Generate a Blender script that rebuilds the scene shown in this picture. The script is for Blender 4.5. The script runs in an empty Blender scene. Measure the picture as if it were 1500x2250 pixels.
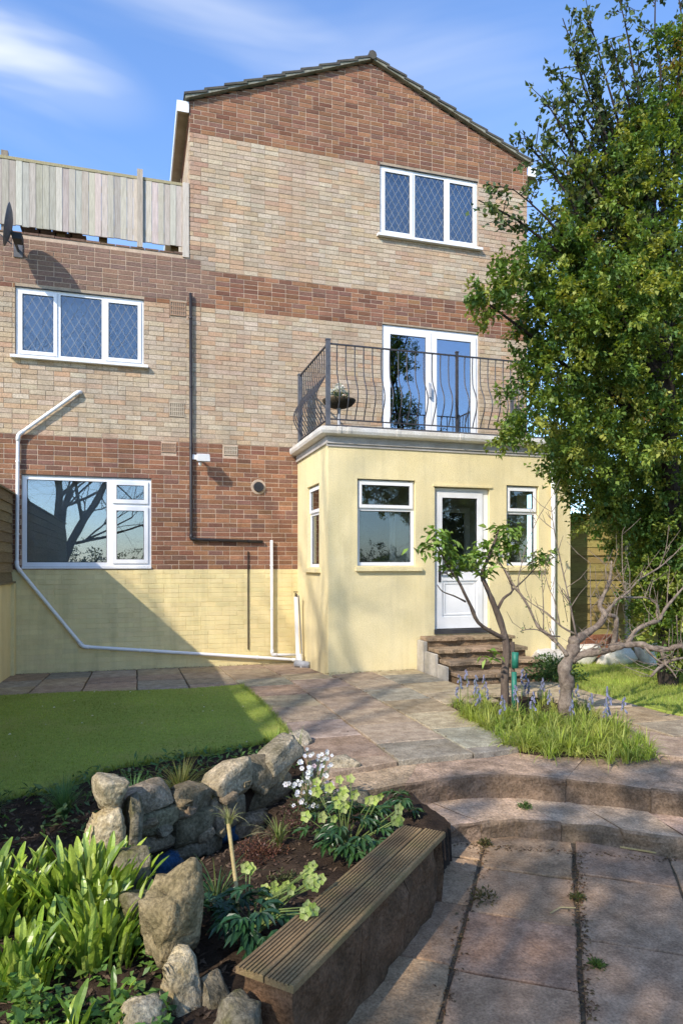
import bpy, math, random
import numpy as np
from mathutils import Vector, Matrix, noise
R = random.Random(11)
rad = math.radians
scene = bpy.context.scene
col = scene.collection

# ------------------------------------------------------------------ camera
cd = bpy.data.cameras.new('camera')
cam = bpy.data.objects.new('camera', cd)
col.objects.link(cam)
cam.location = (0, 0, 1.51)
cam.rotation_euler = (rad(90), 0, rad(-16.7))
cd.sensor_fit = 'VERTICAL'
cd.sensor_height = 36
cd.lens = 24.0
cd.shift_y = 115 / 2250
cd.clip_start = .05
cd.clip_end = 600
scene.camera = cam

# ------------------------------------------------------------------ light
SUN = Vector((-1.25, -1.0, 1.15)).normalized()          # towards the sun
elev = math.asin(SUN.z)
azim = math.atan2(SUN.x, SUN.y)
w = bpy.data.worlds.new('World')
scene.world = w
w.use_nodes = True
nt = w.node_tree
nt.nodes.clear()
N = nt.nodes.new
sky = N('ShaderNodeTexSky')
sky.sky_type = 'NISHITA'
sky.sun_disc = False
sky.sun_elevation = elev
sky.sun_rotation = azim
sky.air_density = 1.0
sky.dust_density = 0.6
sky.ozone_density = 1.8
# thin cirrus, laid out by sky direction
tc = N('ShaderNodeTexCoord')
mp = N('ShaderNodeMapping')
mp.inputs['Rotation'].default_value = (rad(8), rad(-14), rad(25))
mp.inputs['Scale'].default_value = (1.0, 1.2, 4.2)
nz = N('ShaderNodeTexNoise')
nz.inputs['Scale'].default_value = 2.3
nz.inputs['Detail'].default_value = 4
nz.inputs['Roughness'].default_value = .55
nz.inputs['Distortion'].default_value = .7
rp = N('ShaderNodeValToRGB')
rp.color_ramp.elements[0].position = .44
rp.color_ramp.elements[0].color = (0, 0, 0, 1)
rp.color_ramp.elements[1].position = .78
rp.color_ramp.elements[1].color = (1, 1, 1, 1)
tint = N('ShaderNodeMix')
tint.data_type = 'RGBA'
tint.blend_type = 'MULTIPLY'
tint.inputs[0].default_value = 1
tint.inputs[7].default_value = (1.17, 1.41, 1.74, 1)
mx = N('ShaderNodeMix')
mx.data_type = 'RGBA'
mx.inputs[7].default_value = (5.2, 5.5, 6.0, 1)
bg = N('ShaderNodeBackground')
bg.inputs['Strength'].default_value = .15
wo = N('ShaderNodeOutputWorld')
L = nt.links.new
L(tc.outputs['Generated'], mp.inputs['Vector'])
L(mp.outputs[0], nz.inputs['Vector'])
L(nz.outputs['Fac'], rp.inputs[0])
L(sky.outputs[0], tint.inputs[6])
L(tint.outputs[2], mx.inputs[6])
# faint cirrus everywhere, thicker in three wisps
acc = None
for (dx, dy, dz), wid, tall, amt in (((-.115, .82, .557), .16, .055, 1.2), ((.088, .775, .624), .22, .035, .45), ((.266, .756, .598), .25, .06, .22), ((-.55, .55, .62), .5, .1, .5)):
    d = Vector((dx, dy, dz)).normalized()
    r = d.cross(Vector((0, 0, 1))).normalized()
    u = (r.cross(d) + r * .10).normalized()
    tot = None
    for ax, s in ((r, wid), (u, tall), (d, 2.0)):
        dt = N('ShaderNodeVectorMath')
        dt.operation = 'DOT_PRODUCT'
        L(tc.outputs['Generated'], dt.inputs[0])
        dt.inputs[1].default_value = ax
        sq = N('ShaderNodeMath')
        sq.operation = 'SUBTRACT'
        L(dt.outputs['Value'], sq.inputs[0])
        sq.inputs[1].default_value = d.dot(ax)
        dv = N('ShaderNodeMath')
        dv.operation = 'DIVIDE'
        L(sq.outputs[0], dv.inputs[0])
        dv.inputs[1].default_value = s
        p2 = N('ShaderNodeMath')
        p2.operation = 'MULTIPLY'
        L(dv.outputs[0], p2.inputs[0])
        L(dv.outputs[0], p2.inputs[1])
        if tot is None:
            tot = p2
        else:
            ad = N('ShaderNodeMath')
            ad.operation = 'ADD'
            L(tot.outputs[0], ad.inputs[0])
            L(p2.outputs[0], ad.inputs[1])
            tot = ad
    mr = N('ShaderNodeMapRange')
    mr.interpolation_type = 'SMOOTHSTEP'
    mr.inputs['From Min'].default_value = 1.0
    mr.inputs['From Max'].default_value = 0.0
    mr.inputs['To Max'].default_value = amt
    L(tot.outputs[0], mr.inputs['Value'])
    if acc is None:
        acc = mr
    else:
        ad = N('ShaderNodeMath')
        ad.operation = 'MAXIMUM'
        L(acc.outputs[0], ad.inputs[0])
        L(mr.outputs[0], ad.inputs[1])
        acc = ad
ml = N('ShaderNodeMath')
ml.operation = 'MULTIPLY_ADD'
L(rp.outputs[0], ml.inputs[0])
ad = N('ShaderNodeMath')
ad.operation = 'ADD'
ad.inputs[1].default_value = .14
L(acc.outputs[0], ad.inputs[0])
L(ad.outputs[0], ml.inputs[1])
hf = N('ShaderNodeMath')
hf.operation = 'MULTIPLY'
hf.inputs[1].default_value = .16
L(acc.outputs[0], hf.inputs[0])
L(hf.outputs[0], ml.inputs[2])
L(ml.outputs[0], mx.inputs[0])
L(mx.outputs[2], bg.inputs[0])
L(bg.outputs[0], wo.inputs[0])

sl = bpy.data.lights.new('sun', 'SUN')
sl.energy = 4.3
sl.angle = rad(.55)
sl.color = (1.0, .905, .785)
so = bpy.data.objects.new('sun', sl)
col.objects.link(so)
so.rotation_euler = SUN.to_track_quat('Z', 'Y').to_euler()
so.location = (-20, -16, 22)
vs = scene.view_settings
vs.view_transform = 'Standard'
vs.look = 'None'
vs.gamma = 1
vs.use_curve_mapping = False
vs.exposure = .42
scene.render.film_transparent = False

# ------------------------------------------------------------------ materials
MATS = {}


def mat(name, c1, c2=None, scale=4., rough=.8, bump=0., bscale=60., attr=False, spec=.3, metal=0.,
        trans=0., stretch=None, c3=None, s3=1.2, a3=.5, lo=.35, hi=.65, detail=6, grain=.22, gs=110., bd=.012, runs=0., voff=False):
    """procedural surface: two colours mixed by noise, a third in patches, optional per-piece tint"""
    m = bpy.data.materials.new(name)
    m.use_nodes = True
    t = m.node_tree
    t.nodes.clear()
    n = t.nodes.new
    l = t.links.new
    out = n('ShaderNodeOutputMaterial')
    p = n('ShaderNodeBsdfPrincipled')
    p.inputs['Roughness'].default_value = rough
    p.inputs['Metallic'].default_value = metal
    p.inputs['Specular IOR Level'].default_value = spec
    geo = n('ShaderNodeNewGeometry')
    vec = geo.outputs['Position']
    if voff:                        # every piece gets its own stretch of grain
        av = n('ShaderNodeAttribute')
        av.attribute_name = 'Col'
        vo = n('ShaderNodeVectorMath')
        vo.operation = 'MULTIPLY_ADD'
        vo.inputs[1].default_value = (61, 47, 53)
        l(av.outputs['Vector'], vo.inputs[0])
        l(vec, vo.inputs[2])
        vec = vo.outputs[0]
    if stretch:
        vm = n('ShaderNodeVectorMath')
        vm.operation = 'MULTIPLY'
        vm.inputs[1].default_value = stretch
        l(vec, vm.inputs[0])
        vec = vm.outputs[0]

    def nse(sc, det=detail):
        q = n('ShaderNodeTexNoise')
        q.inputs['Scale'].default_value = sc
        q.inputs['Detail'].default_value = det
        q.inputs['Roughness'].default_value = .62
        l(vec, q.inputs['Vector'])
        return q.outputs['Fac']

    def ramp(s, a, b):
        q = n('ShaderNodeMapRange')
        q.inputs['From Min'].default_value = a
        q.inputs['From Max'].default_value = b
        l(s, q.inputs['Value'])
        return q.outputs[0]

    def mixc(f, a, b, mode='MIX'):
        q = n('ShaderNodeMix')
        q.data_type = 'RGBA'
        q.blend_type = mode
        for s, x in ((q.inputs[0], f), (q.inputs[6], a), (q.inputs[7], b)):
            if isinstance(x, (int, float)):
                s.default_value = x
            elif isinstance(x, tuple):
                s.default_value = x + (1,)
            else:
                l(x, s)
        return q.outputs[2]
    c = mixc(ramp(nse(scale), lo, hi), c1, c2 or tuple(x * .75 for x in c1))
    if c3:
        f = ramp(nse(s3, 5), .5, .5 + .28)
        mu = n('ShaderNodeMath')
        mu.operation = 'MULTIPLY'
        mu.inputs[1].default_value = a3
        l(f, mu.inputs[0])
        c = mixc(mu.outputs[0], c, c3)
    if runs:                        # rain streaks and water stains
        vr = n('ShaderNodeVectorMath')
        vr.operation = 'MULTIPLY'
        vr.inputs[1].default_value = (6, 6, .45)
        l(geo.outputs['Position'], vr.inputs[0])
        qn = n('ShaderNodeTexNoise')
        qn.inputs['Scale'].default_value = 1.0
        qn.inputs['Detail'].default_value = 5
        qn.inputs['Roughness'].default_value = .65
        l(vr.outputs[0], qn.inputs['Vector'])
        mr = n('ShaderNodeMapRange')
        mr.inputs['From Min'].default_value = .48
        mr.inputs['From Max'].default_value = .72
        mr.inputs['To Max'].default_value = runs
        l(qn.outputs['Fac'], mr.inputs['Value'])
        c = mixc(mr.outputs[0], c, tuple(x * .45 for x in c1))
    if grain:
        g1 = n('ShaderNodeMapRange')
        g1.inputs['From Min'].default_value = .3
        g1.inputs['From Max'].default_value = .7
        g1.inputs['To Min'].default_value = 1 - grain
        g1.inputs['To Max'].default_value = 1 + grain * .8
        l(nse(gs, 3), g1.inputs['Value'])
        vg = n('ShaderNodeVectorMath')
        vg.operation = 'SCALE'
        l(c, vg.inputs[0])
        l(g1.outputs[0], vg.inputs['Scale'])
        c = vg.outputs[0]
    if attr:
        a = n('ShaderNodeAttribute')
        a.attribute_name = 'Col'
        c = mixc(1.0, c, a.outputs['Color'], 'MULTIPLY')
    l(c, p.inputs['Base Color'])
    if bump:
        b = n('ShaderNodeBump')
        b.inputs['Strength'].default_value = bump
        b.inputs['Distance'].default_value = bd
        l(nse(bscale), b.inputs['Height'])
        l(b.outputs[0], p.inputs['Normal'])
    if trans:
        tr = n('ShaderNodeBsdfTranslucent')
        c2_ = mixc(1.0, c, (1.35, 1.3, .55), 'MULTIPLY')
        l(c2_, tr.inputs['Color'])
        ms = n('ShaderNodeMixShader')
        ms.inputs[0].default_value = trans
        l(p.outputs[0], ms.inputs[1])
        l(tr.outputs[0], ms.inputs[2])
        l(ms.outputs[0], out.inputs[0])
    else:
        l(p.outputs[0], out.inputs[0])
    MATS[name] = m
    return m


def glass(name, refl, tintc):
    m = bpy.data.materials.new(name)
    m.use_nodes = True
    t = m.node_tree
    t.nodes.clear()
    n = t.nodes.new
    l = t.links.new
    out = n('ShaderNodeOutputMaterial')
    lw = n('ShaderNodeFresnel')
    lw.inputs['IOR'].default_value = 1.5
    ad = n('ShaderNodeMath')
    ad.operation = 'MULTIPLY_ADD'
    ad.inputs[1].default_value = 1.2
    ad.inputs[2].default_value = refl
    ad.use_clamp = True
    l(lw.outputs[0], ad.inputs[0])
    tr = n('ShaderNodeBsdfTransparent')
    tr.inputs[0].default_value = tintc + (1,)
    gl = n('ShaderNodeBsdfGlossy')
    gl.inputs['Roughness'].default_value = .008
    gl.inputs['Color'].default_value = (.93, .96, 1, 1)
    nz = n('ShaderNodeTexNoise')
    nz.inputs['Scale'].default_value = 1.6
    nz.inputs['Detail'].default_value = 1
    ge = n('ShaderNodeNewGeometry')
    l(ge.outputs['Position'], nz.inputs['Vector'])
    bu = n('ShaderNodeBump')
    bu.inputs['Strength'].default_value = .12
    bu.inputs['Distance'].default_value = .01
    l(nz.outputs[0], bu.inputs['Height'])
    l(bu.outputs[0], gl.inputs['Normal'])
    ms = n('ShaderNodeMixShader')
    l(ad.outputs[0], ms.inputs[0])
    l(tr.outputs[0], ms.inputs[1])
    l(gl.outputs[0], ms.inputs[2])
    l(ms.outputs[0], out.inputs[0])
    return m


W1 = (1, 1, 1)
M_brick = mat('brick', (1.04, 1.02, 1), (.70, .67, .65), 46, .9, .5, 90, attr=True, spec=.12, c3=(.62, .58, .55), s3=.9, a3=.5, runs=.35)
M_mortar = mat('mortar', (.58, .44, .325), (.46, .35, .25), 8, .95, .4, 120, spec=.1, c3=(.42, .33, .26), s3=1.3, a3=.5)
M_mortar2 = mat('grey_mortar', (.43, .34, .245), (.33, .26, .185), 8, .95, .4, 120, spec=.1, c3=(.45, .37, .28), s3=1.3, a3=.6)
M_paintb = mat('painted_brick', (.78, .65, .335), (.73, .60, .295), 5, .75, .25, 70, attr=True, spec=.25, c3=(.58, .50, .28), s3=1.6, a3=.35, runs=.3, grain=.1)
M_render = mat('yellow_render', (.78, .665, .385), (.735, .62, .34), 3, .85, .55, 75, spec=.2, c3=(.62, .54, .35), s3=1.3, a3=.5, grain=.10, gs=60, runs=.22)
M_upvc = mat('white_upvc', (.82, .82, .82), (.76, .76, .75), 4, .35, spec=.5, grain=.04)
M_upvcdirty = mat('weathered_white_upvc', (.74, .74, .72), (.62, .60, .55), 7, .45, spec=.4)
M_gutter = mat('gutter_plastic', (.76, .74, .70), (.66, .62, .55), 5, .45, spec=.4, c3=(.5, .46, .38), s3=3, a3=.4)
M_fascia = mat('fascia_board', (.50, .47, .43), (.38, .35, .31), 6, .6, spec=.3)
M_lead = mat('lead_strip', (.34, .36, .38), (.26, .28, .30), 9, .6, spec=.4)
M_black = mat('black_plastic', (.022, .021, .022), (.035, .03, .03), 9, .45, spec=.4)
M_iron = mat('black_iron', (.030, .031, .036), (.06, .06, .07), 14, .5, .2, 80, spec=.5, c3=(.10, .065, .045), s3=6, a3=.4)
M_post = mat('grey_post', (.075, .08, .095), (.12, .125, .14), 12, .55, .2, 80, spec=.4)
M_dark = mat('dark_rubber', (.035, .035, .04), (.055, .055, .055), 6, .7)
M_flash = mat('roof_felt', (.06, .06, .065), (.10, .10, .10), 5, .85, .3, 80)
M_tile = mat('roof_tile', (.055, .052, .05), (.10, .09, .075), 9, .85, .5, 60, c3=(.13, .13, .07), s3=4, a3=.5)
M_verge = mat('verge_mortar', (.30, .29, .24), (.17, .17, .12), 9, .9, .4, 60)
M_cream = mat('cream_vent', (.52, .44, .32), (.45, .36, .26), 9, .8)
M_terra = mat('terracotta_vent', (.40, .26, .17), (.34, .21, .13), 9, .85)
M_hole = mat('dark_void', (.02, .018, .015), (.03, .025, .02), 5, .9)
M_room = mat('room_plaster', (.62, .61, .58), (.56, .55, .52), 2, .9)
M_roomdk = mat('room_dim_plaster', (.11, .115, .12), (.09, .09, .1), 2, .9)  # dimness of the rooms is put into this colour
M_glass = glass('window_glass', .11, (.93, .95, .95))
M_glassl = glass('leaded_glass', .05, (.88, .91, .93))
M_glassr = glass('room_glass', .03, (.93, .95, .94))
M_glassb = glass('tinted_glass', .26, (.62, .70, .80))
M_fence = mat('silvered_timber', (.56, .515, .45), (.42, .38, .32), 5, .9, .4, 50, attr=True, voff=True, spec=.15, stretch=(18, 18, 1.2), c3=(.24, .21, .18), s3=2.6, a3=.5)
M_fence2 = mat('brown_timber', (.27, .215, .115), (.18, .14, .075), 5, .9, .4, 50, attr=True, voff=True, spec=.15, stretch=(2, 1.2, 16), c3=(.10, .085, .05), s3=1.5, a3=.5)
M_deck = mat('deck_timber', (.27, .185, .09), (.15, .10, .05), 4, .85, .5, 60, attr=True, voff=True, spec=.2, c3=(.16, .15, .05), s3=5, a3=.55)
M_slab = mat('stone_slab', (1.02, 1, .98), (.60, .565, .54), 9, .9, .9, 40, grain=.35, gs=80, voff=True, attr=True, spec=.15, c3=(.52, .48, .40), s3=2.6, a3=.75)
M_concrete = mat('old_concrete', (.38, .285, .20), (.20, .15, .10), 7, .95, 1.0, 30, attr=True, voff=True, grain=.4, gs=70, bd=.02, spec=.1, c3=(.10, .085, .06), s3=2.6, a3=.65)
M_cheek = mat('pale_concrete', (.50, .46, .39), (.40, .36, .29), 6, .9, .6, 60, c3=(.25, .22, .17), s3=3, a3=.5)
M_lime = mat('limestone', (.50, .42, .30), (.28, .235, .155), 9, .95, 1., 26, grain=.45, gs=60, bd=.03, attr=True, spec=.1, c3=(.11, .10, .055), s3=6, a3=.8)
M_limeyel = mat('lichen_stone', (.50, .42, .28), (.32, .25, .14), 11, .95, 1., 26, grain=.45, gs=60, bd=.03, spec=.1, c3=(.42, .27, .05), s3=6, a3=.75)
M_moss = mat('mossy_stone', (.24, .205, .14), (.13, .11, .065), 10, .95, 1., 28, grain=.45, gs=60, bd=.03, spec=.1, c3=(.12, .12, .025), s3=5, a3=.8)
M_blue = mat('flaking_blue_paint', (.03, .105, .20), (.02, .06, .12), 12, .8, .9, 30, c3=(.22, .19, .13), s3=11, a3=1., grain=.4, gs=60, bd=.02)
M_wpaint = mat('white_painted_stone', (.80, .76, .70), (.62, .56, .48), 6, .85, .6, 40, c3=(.36, .32, .25), s3=3, a3=.4)
M_soil = mat('soil', (.055, .038, .026), (.03, .021, .015), 14, 1., .9, 60, spec=.05, c3=(.085, .06, .04), s3=8, a3=.6)
M_joint = mat('joint_dirt', (.16, .12, .08), (.085, .065, .045), 14, 1., .9, 60, spec=.05, c3=(.12, .13, .05), s3=5, a3=.6)
M_earth = mat('earth', (.22, .20, .09), (.15, .16, .06), 3, 1., .4, 30, spec=.05)
M_lawn = mat('lawn', (.33, .39, .075), (.255, .315, .058), 22, .95, .9, 150, spec=.1, c3=(.40, .36, .11), s3=1.4, a3=.8)
M_blade = mat('grass_blade', (1, 1, 1), (.85, .9, .8), 9, .6, attr=True, spec=.3, trans=.35)
M_leaf = mat('leaf', (1, 1, 1), (.8, .84, .75), 2.2, .5, attr=True, spec=.35, trans=.32)
M_glossleaf = mat('glossy_leaf', (1, 1, 1), (.8, .85, .8), 6, .36, attr=True, spec=.5, trans=.25)
M_petal = mat('petal', (1, 1, 1), (.93, .93, .95), 9, .7, attr=True, spec=.2, trans=.35)
M_bark = mat('bark', (.15, .115, .09), (.085, .062, .05), 18, .95, .9, 50, spec=.1, stretch=(1, 1, .35), c3=(.24, .20, .16), s3=7, a3=.5)
M_bark2 = mat('purplish_bark', (.26, .205, .155), (.12, .09, .07), 20, .9, 1.0, 40, spec=.12, c3=(.33, .27, .20), s3=7, a3=.7)
M_barkdk = mat('dark_bark', (.055, .043, .036), (.035, .027, .022), 14, .95, .6, 50, spec=.1)
M_green = mat('green_sleeve', (.02, .17, .11), (.015, .12, .08), 8, .5, spec=.4)
M_cane = mat('bamboo_cane', (.42, .33, .15), (.33, .25, .10), 9, .6)
M_bowl = mat('coir_bowl', (.075, .06, .035), (.04, .032, .02), 30, .95, .8, 80)
M_grey = mat('grey_plastic', (.40, .41, .43), (.33, .34, .36), 7, .5, spec=.4)
M_metal = mat('brass_tap', (.16, .13, .09), (.10, .08, .06), 9, .4, metal=.8)
M_litter = mat('dry_leaf', (.30, .20, .09), (.18, .11, .05), 9, .8, attr=True)

# ------------------------------------------------------------------ mesh helpers


class MB:
    def __init__(s):
        s.v = []
        s.f = []
        s.c = []

    def add(s, vs, fs, c=W1):
        n = len(s.v)
        s.v.extend(tuple(q) for q in vs)
        for f in fs:
            s.f.append(tuple(n + i for i in f))
            s.c.append(c)

    def hexa(s, p, c=W1):            # p: bottom 4 ccw, top 4 ccw
        s.add(p, [(3, 2, 1, 0), (4, 5, 6, 7), (0, 1, 5, 4), (1, 2, 6, 5), (2, 3, 7, 6), (3, 0, 4, 7)], c)

    def box(s, x0, y0, z0, x1, y1, z1, c=W1):
        x0, x1 = sorted((x0, x1))
        y0, y1 = sorted((y0, y1))
        z0, z1 = sorted((z0, z1))
        s.hexa([(x0, y0, z0), (x1, y0, z0), (x1, y1, z0), (x0, y1, z0),
                (x0, y0, z1), (x1, y0, z1), (x1, y1, z1), (x0, y1, z1)], c)

    def bevbox(s, x0, y0, z0, x1, y1, z1, b=.004, c=W1):
        """box whose -Y face edges are chamfered, open at the back"""
        s.add([(x0, y1, z0), (x1, y1, z0), (x1, y1, z1), (x0, y1, z1),
               (x0, y0 + b, z0), (x1, y0 + b, z0), (x1, y0 + b, z1), (x0, y0 + b, z1),
               (x0 + b, y0, z0 + b), (x1 - b, y0, z0 + b), (x1 - b, y0, z1 - b), (x0 + b, y0, z1 - b)],
              [(8, 9, 10, 11), (4, 5, 9, 8), (5, 6, 10, 9), (6, 7, 11, 10), (7, 4, 8, 11),
               (0, 1, 5, 4), (1, 2, 6, 5), (2, 3, 7, 6), (3, 0, 4, 7)], c)

    def tube(s, pts, rs, n=6, c=W1, cap=True, square=False):
        pts = [Vector(p) for p in pts]
        if isinstance(rs, (int, float)):
            rs = [rs] * len(pts)
        base = len(s.v)
        ref = None
        for i, p in enumerate(pts):
            if i == 0:
                d = pts[1] - p
            elif i == len(pts) - 1:
                d = p - pts[i - 1]
            else:
                d = (pts[i + 1] - p).normalized() + (p - pts[i - 1]).normalized()
            d = d.normalized() if d.length > 1e-9 else Vector((0, 0, 1))
            if ref is None:
                ref = d.orthogonal().normalized() if not square else (Vector((1, 0, 0)) if abs(d.x) < .9 else Vector((0, 0, 1)))
            ref = (ref - d * ref.dot(d))
            ref = ref.normalized() if ref.length > 1e-6 else d.orthogonal().normalized()
            b = d.cross(ref)
            off = math.pi / 4 if square else 0
            for k in range(n):
                a = 2 * math.pi * k / n + off
                s.v.append(tuple(p + (ref * math.cos(a) + b * math.sin(a)) * rs[i]))
        for i in range(len(pts) - 1):
            for k in range(n):
                k2 = (k + 1) % n
                s.f.append((base + i * n + k, base + i * n + k2, base + (i + 1) * n + k2, base + (i + 1) * n + k))
                s.c.append(c)
        if cap:
            s.f.append(tuple(base + k for k in reversed(range(n))))
            s.c.append(c)
            e = base + (len(pts) - 1) * n
            s.f.append(tuple(e + k for k in range(n)))
            s.c.append(c)

    def lathe(s, prof, cen, n=20, c=W1):
        base = len(s.v)
        for r, z in prof:
            for k in range(n):
                a = 2 * math.pi * k / n
                s.v.append((cen[0] + r * math.cos(a), cen[1] + r * math.sin(a), cen[2] + z))
        for i in range(len(prof) - 1):
            for k in range(n):
                k2 = (k + 1) % n
                s.f.append((base + i * n + k, base + i * n + k2, base + (i + 1) * n + k2, base + (i + 1) * n + k))
                s.c.append(c)

    def prism(s, poly, z0, z1, b=0., c=W1, zf=None):
        """vertical prism over a ccw polygon, top edge chamfered by b; zf(x,y) adds to the top height"""
        n = len(poly)
        zf = zf or (lambda x, y: 0)
        cx = sum(p[0] for p in poly) / n
        cy = sum(p[1] for p in poly) / n
        ins = []
        for i in range(n):
            p = Vector(poly[i])
            d = Vector((cx, cy)) - p
            e1 = (Vector(poly[i]) - Vector(poly[i - 1])).normalized()
            e2 = (Vector(poly[(i + 1) % n]) - Vector(poly[i])).normalized()
            nn = Vector((-(e1.y + e2.y), e1.x + e2.x))
            nn = nn.normalized() if nn.length > 1e-6 else d.normalized()
            ins.append(p + nn * b)
        vs = [(p[0], p[1], z0) for p in poly] + [(p[0], p[1], z1 - b + zf(*p[:2])) for p in poly] + \
             [(p[0], p[1], z1 + zf(p[0], p[1])) for p in ins]
        fs = [tuple(range(2 * n, 3 * n)), tuple(reversed(range(n)))]
        for i in range(n):
            j = (i + 1) % n
            fs.append((i, j, n + j, n + i))
            fs.append((n + i, n + j, 2 * n + j, 2 * n + i))
        s.add(vs, fs, c)

    def mesh(s, name):
        me = bpy.data.meshes.new(name)
        me.from_pydata(s.v, [], s.f)
        a = me.attributes.new('Col', 'FLOAT_COLOR', 'FACE')
        arr = np.ones((len(s.f), 4), dtype=np.float32)
        if s.c:
            arr[:, :3] = np.array(s.c, dtype=np.float32)
        a.data.foreach_set('color', arr.ravel())
        me.update()
        return me


def wm(o):
    b = Matrix.LocRotScale(o.location, o.rotation_euler, o.scale)
    return wm(o.parent) @ o.matrix_parent_inverse @ b if o.parent else b


def link(name, me, m, parent=None, smooth=False):
    o = bpy.data.objects.new(name, me)
    if m is not None and len(me.materials) == 0:
        me.materials.append(m)
    col.objects.link(o)
    if parent is not None:
        o.parent = parent
        o.matrix_parent_inverse = wm(parent).inverted()
    if smooth:
        me.polygons.foreach_set('use_smooth', [True] * len(me.polygons))
    return o


def ob(name, mb, m, parent=None, smooth=False):
    return link(name, mb.mesh(name), m, parent, smooth)


def tag(o, label=None, cat=None, group=None, kind=None):
    if label:
        o['label'] = label
    if cat:
        o['category'] = cat
    if group:
        o['group'] = group
    if kind:
        o['kind'] = kind
    return o


def thing(name, label, cat, loc=(0, 0, 0), group=None, kind=None):
    o = bpy.data.objects.new(name, None)
    o.empty_display_size = .1
    col.objects.link(o)
    o.location = loc
    return tag(o, label, cat, group, kind)


def place(name, me, m, parent, loc, rot=(0, 0, 0), sc=(1, 1, 1)):
    """a piece sharing mesh data, put at a world position under its thing"""
    o = link(name, me, m, parent)
    o.location = loc
    o.rotation_euler = rot
    o.scale = sc
    return o


def jit(c, a=.12):
    k = 1 + R.uniform(-a, a)
    return tuple(max(0, x * k * (1 + R.uniform(-a, a) * .25)) for x in c)


def np_mesh(name, V, F, C):
    me = bpy.data.meshes.new(name)
    k = F.shape[1]
    me.vertices.add(len(V))
    me.vertices.foreach_set('co', V.astype(np.float32).ravel())
    me.loops.add(len(F) * k)
    me.loops.foreach_set('vertex_index', F.astype(np.int32).ravel())
    me.polygons.add(len(F))
    me.polygons.foreach_set('loop_start', np.arange(0, len(F) * k, k, dtype=np.int32))
    me.update(calc_edges=True)
    a = me.attributes.new('Col', 'FLOAT_COLOR', 'FACE')
    arr = np.ones((len(F), 4), dtype=np.float32)
    arr[:, :3] = C
    a.data.foreach_set('color', arr.ravel())
    me.validate()
    return me


def rock(cen, size, seed, rotz=0., box=.55, cuts=6, rough=.08, sub=3, mb=None, c=W1, tilt=(0, 0), cutr=(.62, .9)):
    """faceted stone: a blocky ball flattened by random planes and roughened"""
    import bmesh
    bm = bmesh.new()
    bmesh.ops.create_icosphere(bm, subdivisions=sub, radius=1)
    rr = random.Random(seed)
    planes = []
    for _ in range(cuts):
        d = Vector((rr.gauss(0, 1), rr.gauss(0, 1), rr.gauss(0, 1))).normalized()
        planes.append((d, rr.uniform(*cutr)))
    rot = Matrix.Rotation(rotz, 3, 'Z') @ Matrix.Rotation(tilt[0], 3, 'X') @ Matrix.Rotation(tilt[1], 3, 'Y')
    mb = mb or MB()
    vs = []
    for v in bm.verts:
        p = v.co.copy()
        p = Vector([math.copysign(abs(x) ** box, x) for x in p])
        for d, t in planes:
            e = p.dot(d) - t
            if e > 0:
                p -= d * e * .92
        q = p + Vector((seed * 3.7, seed * 1.3, seed * 2.1))
        p += p.normalized() * (noise.fractal(q * 1.3, 1, 2, 3) * rough * 1.6 + noise.noise(q * 6) * rough * .5 + noise.noise(q * 14) * rough * .22)
        p = Vector((p.x * size[0] / 2, p.y * size[1] / 2, p.z * size[2] / 2))
        vs.append(Vector(cen) + rot @ p)
    mb.add(vs, [tuple(x.index for x in f.verts) for f in bm.faces], c)
    bm.free()
    return mb
# ------------------------------------------------------------------ ground, terraces, steps (the setting)
WY = 10.97        # face of the house wall
FY = 9.10         # face of the garden room
EX0, EX1 = 2.54, 6.42


def patio_z(x, y):
    """the terrace falls away towards the drain by the house"""
    if y <= 8.6:
        return 0.
    return -.105 * min(1, (y - 8.6) / 2.3) * (1 if x < 2.54 else max(0, 1 - (x - 2.54) * 2))


g = MB()
g.add([(-150, -150, -.46), (150, -150, -.46), (150, 200, -.46), (-150, 200, -.46)], [(0, 1, 2, 3)])
tag(ob('ground', g, M_earth), kind='structure')

C0 = [(1.18, 4.80), (1.45, 4.83), (1.93, 4.945), (2.25, 4.965), (2.70, 4.965), (3.2, 5.02)]
C1 = [(1.00, 4.34), (1.15, 4.37), (1.5, 4.45), (1.79, 4.50), (2.17, 4.555), (2.45, 4.54), (2.74, 4.44), (3.0, 4.26),
      (3.23, 4.066), (3.56, 3.786), (3.95, 3.36), (4.3, 2.8), (4.55, 2.1), (4.7, 1.3)]
C2 = [(1.40, 3.93), (1.606, 4.03), (1.875, 4.095), (2.16, 4.125), (2.44, 4.085), (2.63, 3.998), (2.785, 3.907),
      (2.98, 3.755), (3.117, 3.62), (3.27, 3.475), (3.58, 3.13), (3.86, 2.6), (4.05, 2.0), (4.2, 1.2)]


def along(c, n):
    """resample a polyline to n+1 even points"""
    P = [Vector(p) for p in c]
    d = [0]
    for i in range(1, len(P)):
        d.append(d[-1] + (P[i] - P[i - 1]).length)
    out = []
    for k in range(n + 1):
        t = d[-1] * k / n
        i = max(j for j in range(len(d)) if d[j] <= t + 1e-9)
        if i >= len(P) - 1:
            out.append(P[-1].copy())
        else:
            out.append(P[i].lerp(P[i + 1], (t - d[i]) / (d[i + 1] - d[i])))
    return out


# solid under the upper terrace
tb = MB()
tb.prism([(-3.0, 11.3), (-3.0, 4.3), (-.9, 4.70), (-.2, 5.2), (.5, 5.45), (1.2, 5.7), (1.24, 4.9), (3.2, 4.95), (5, 4.6), (9, 4.2), (9, 11.3)][::1], -.5, -.115)
upper = tag(ob('upper_terrace', tb, M_joint), kind='structure')

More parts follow.
